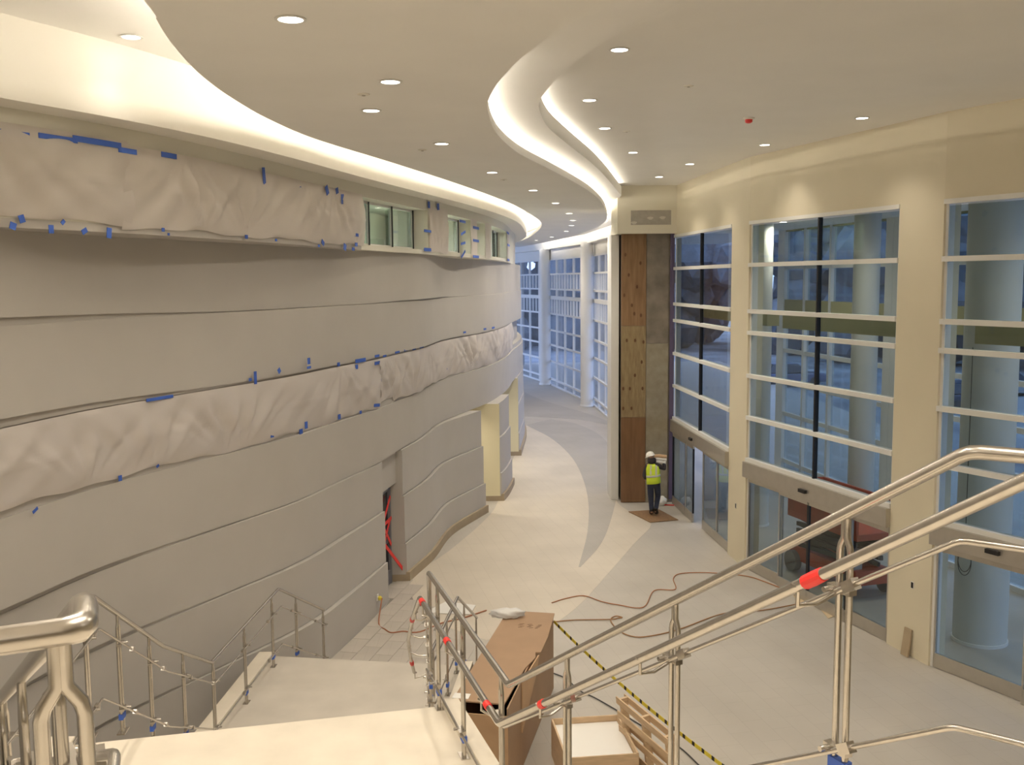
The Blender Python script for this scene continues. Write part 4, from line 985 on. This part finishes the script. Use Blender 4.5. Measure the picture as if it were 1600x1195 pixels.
HIV = mat('hi_vis_yellow', (.62, .78, .04), .55, emit=None); REF = mat('reflective_grey', (.58, .60, .52), .35)
N = {'pel': ((0, 0, .95), .15, .11), 'wai': ((-.01, .02, 1.12), .145, .105), 'che': ((-.03, .05, 1.33), .165, .115), 'nec': ((-.05, .08, 1.50), .06, .06), 'hea': ((-.09, .12, 1.63), .085, .095), 'cro': ((-.10, .13, 1.72), .07, .08),
     'shl': ((-.20, .05, 1.42), .065, .06), 'ell': ((-.27, .00, 1.14), .046, .046), 'wrl': ((-.25, .20, 1.02), .032, .03), 'hal': ((-.23, .28, 1.0), .04, .022),
     'shr': ((.14, .06, 1.43), .065, .06), 'elr': ((.32, .10, 1.32), .046, .046), 'wrr': ((.27, .12, 1.53), .032, .03), 'har': ((.25, .12, 1.61), .04, .022),
     'hil': ((-.09, 0, .90), .095, .10), 'knl': ((-.08, .04, .50), .062, .065), 'anl': ((-.05, -.02, .09), .042, .045), 'tol': ((-.08, .16, .04), .042, .035),
     'hir': ((.09, 0, .90), .095, .10), 'knr': ((.12, .14, .54), .062, .065), 'anr': ((.06, -.06, .13), .042, .045), 'tor': ((.10, .12, .04), .042, .035)}
E_ = [('pel', 'wai'), ('wai', 'che'), ('che', 'nec'), ('nec', 'hea'), ('hea', 'cro'), ('che', 'shl'), ('shl', 'ell'), ('ell', 'wrl'), ('wrl', 'hal'), ('che', 'shr'), ('shr', 'elr'), ('elr', 'wrr'), ('wrr', 'har'),
      ('pel', 'hil'), ('hil', 'knl'), ('knl', 'anl'), ('anl', 'tol'), ('pel', 'hir'), ('hir', 'knr'), ('knr', 'anr'), ('anr', 'tor')]
for sd, hk, fw in (('l', (-.23, .28, 1.0), (0, .7, -.7)), ('r', (.25, .12, 1.61), (-.35, .1, .9))):
    f_ = Vector(fw).normalized(); sx = Vector((1, 0, 0)) if sd == 'l' else Vector((0, 1, 0))
    for i, l in enumerate((.075, .085, .08, .062)):
        b_ = Vector(hk) + sx * (.024 * (i - 1.5)) + f_ * .03
        N[f'{sd}f{i}a'] = (tuple(b_), .009, .009); N[f'{sd}f{i}b'] = (tuple(b_ + f_ * l * .5 + Vector((0, .008, -.004))), .0085, .0085); N[f'{sd}f{i}c'] = (tuple(b_ + f_ * l * .85 + Vector((0, .03, -.012))), .008, .008)
        E_ += [('ha' + sd, f'{sd}f{i}a'), (f'{sd}f{i}a', f'{sd}f{i}b'), (f'{sd}f{i}b', f'{sd}f{i}c')]
    b_ = Vector(hk) + sx * .045 - f_ * .01; N[sd + 'ta'] = (tuple(b_), .01, .01); N[sd + 'tb'] = (tuple(b_ + sx * .02 + f_ * .045), .009, .009); E_ += [('ha' + sd, sd + 'ta'), (sd + 'ta', sd + 'tb')]
skin('body', N, E_, SKIN, wk, 'pel')
def sub(keys, grow, edges=E_):
    n = {k: (N[k][0], N[k][1] + grow, N[k][2] + grow) for k in keys}; return n, [e for e in edges if e[0] in n and e[1] in n]
n_, e_ = sub(['pel', 'hil', 'knl', 'anl', 'hir', 'knr', 'anr', 'wai'], .022); skin('trousers', n_, e_, NAVY, wk, 'pel')
n_, e_ = sub(['wai', 'che', 'nec', 'shl', 'ell', 'wrl', 'shr', 'elr', 'wrr'], .018); skin('jacket', n_, e_, JACK, wk, 'che')
for t, a in (('tol', 'anl'), ('tor', 'anr')):
    mid_ = (Vector(N[t][0]) + Vector(N[a][0])) / 2; up_ = Vector(N[a][0]) + Vector((0, 0, .10)); n_ = {t: (N[t][0], .062, .055), 'm': (tuple(mid_), .068, .062), a: (N[a][0], .072, .070), 'u': (tuple(up_), .066, .066)}; skin('boot', n_, [('u', a), (a, 'm'), ('m', t)], mat('black_boot', (.015, .014, .013), .6), wk, a)
def loft(rings, name, m, par):
    mb = MB(); n = 20
    for (cx, cy, z, rx, ry, tilt) in rings:
        for j in range(n):
            a = 2 * PI * j / n; c_, s_ = math.cos(a), math.sin(a)
            mb.v.append((cx + rx * math.copysign(abs(c_) ** .8, c_), cy + ry * math.copysign(abs(s_) ** .8, s_), z + tilt * c_))
    for k in range(len(rings) - 1):
        for j in range(n): mb.f.append((k * n + j, k * n + (j + 1) % n, (k + 1) * n + (j + 1) % n, (k + 1) * n + j))
    o = mb.build(name, m, par, smooth=True); md = o.modifiers.new('thick', 'SOLIDIFY'); md.thickness = .008; return o
VR = [(-.0, .01, .93, .205, .165, .03), (-.01, .02, 1.05, .20, .162, .03), (-.02, .035, 1.18, .20, .165, .02), (-.03, .05, 1.32, .205, .168, 0), (-.035, .055, 1.42, .185, .15, 0), (-.045, .07, 1.50, .10, .095, 0)]
ve = loft(VR, 'hi_vis_vest', HIV, wk)
loft([(-.01, .025, 1.12, .206, .170, .03), (-.015, .028, 1.18, .206, .172, .025)], 'reflective_band', REF, ve)
for x in (-.10, .05): MB().hexa([(x, -.135, 1.2), (x + .05, -.137, 1.2), (x + .05, -.125, 1.2), (x, -.123, 1.2)], [(x, -.085, 1.47), (x + .05, -.087, 1.47), (x + .05, -.07, 1.47), (x, -.07, 1.47)]).build('reflective_strap', REF, ve)
hd = MB().lathe([(.125, 0), (.13, .02), (.122, .07), (.09, .125), (.04, .148), (0, .152)], n=24).build('hard_hat', mat('hat_white', (.85, .84, .8), .35), wk, smooth=True)
br = MB().lathe([(.12, .005), (.165, -.005), (.165, .005), (.12, .015)], n=24).build('hat_brim', MATS['hat_white'], hd, smooth=True)
hd.matrix_basis = Matrix.Translation((-.10, .12, 1.68)) @ Matrix.Rotation(math.radians(-18), 4, 'Y') @ Matrix.Rotation(math.radians(-14), 4, 'X')
ho = MB().lathe([(0, -.13), (.09, -.12), (.125, -.05), (.12, .03), (.10, .05)], n=16).build('hood', JACK, wk, smooth=True); ho.location = (-.06, .06, 1.60)
for x in (-.13, -.06): MB().lathe([(.0, -.01), (.011, 0), (.0, .01)], n=8).build('eye', BLACK, wk).location = (x - .01, .218, 1.645)
bu = root('white_bundle', 'white rolled bundle carried on the worker\'s shoulder', 'bundle', (wq.x, wq.y, 0), rz=math.radians(-12))
for k, (dx_, dz_) in enumerate(((0, 0), (.02, .085), (.03, .16))):
    MB().tube([(-.02 + dx_, .14, 1.56 + dz_), (.12 + dx_, .13, 1.565 + dz_), (.33 + dx_, .12, 1.55 + dz_)], .05, 10, rs=[.045, .055, .05]).build('roll', WHITE if k < 2 else CARDL, bu, smooth=True)
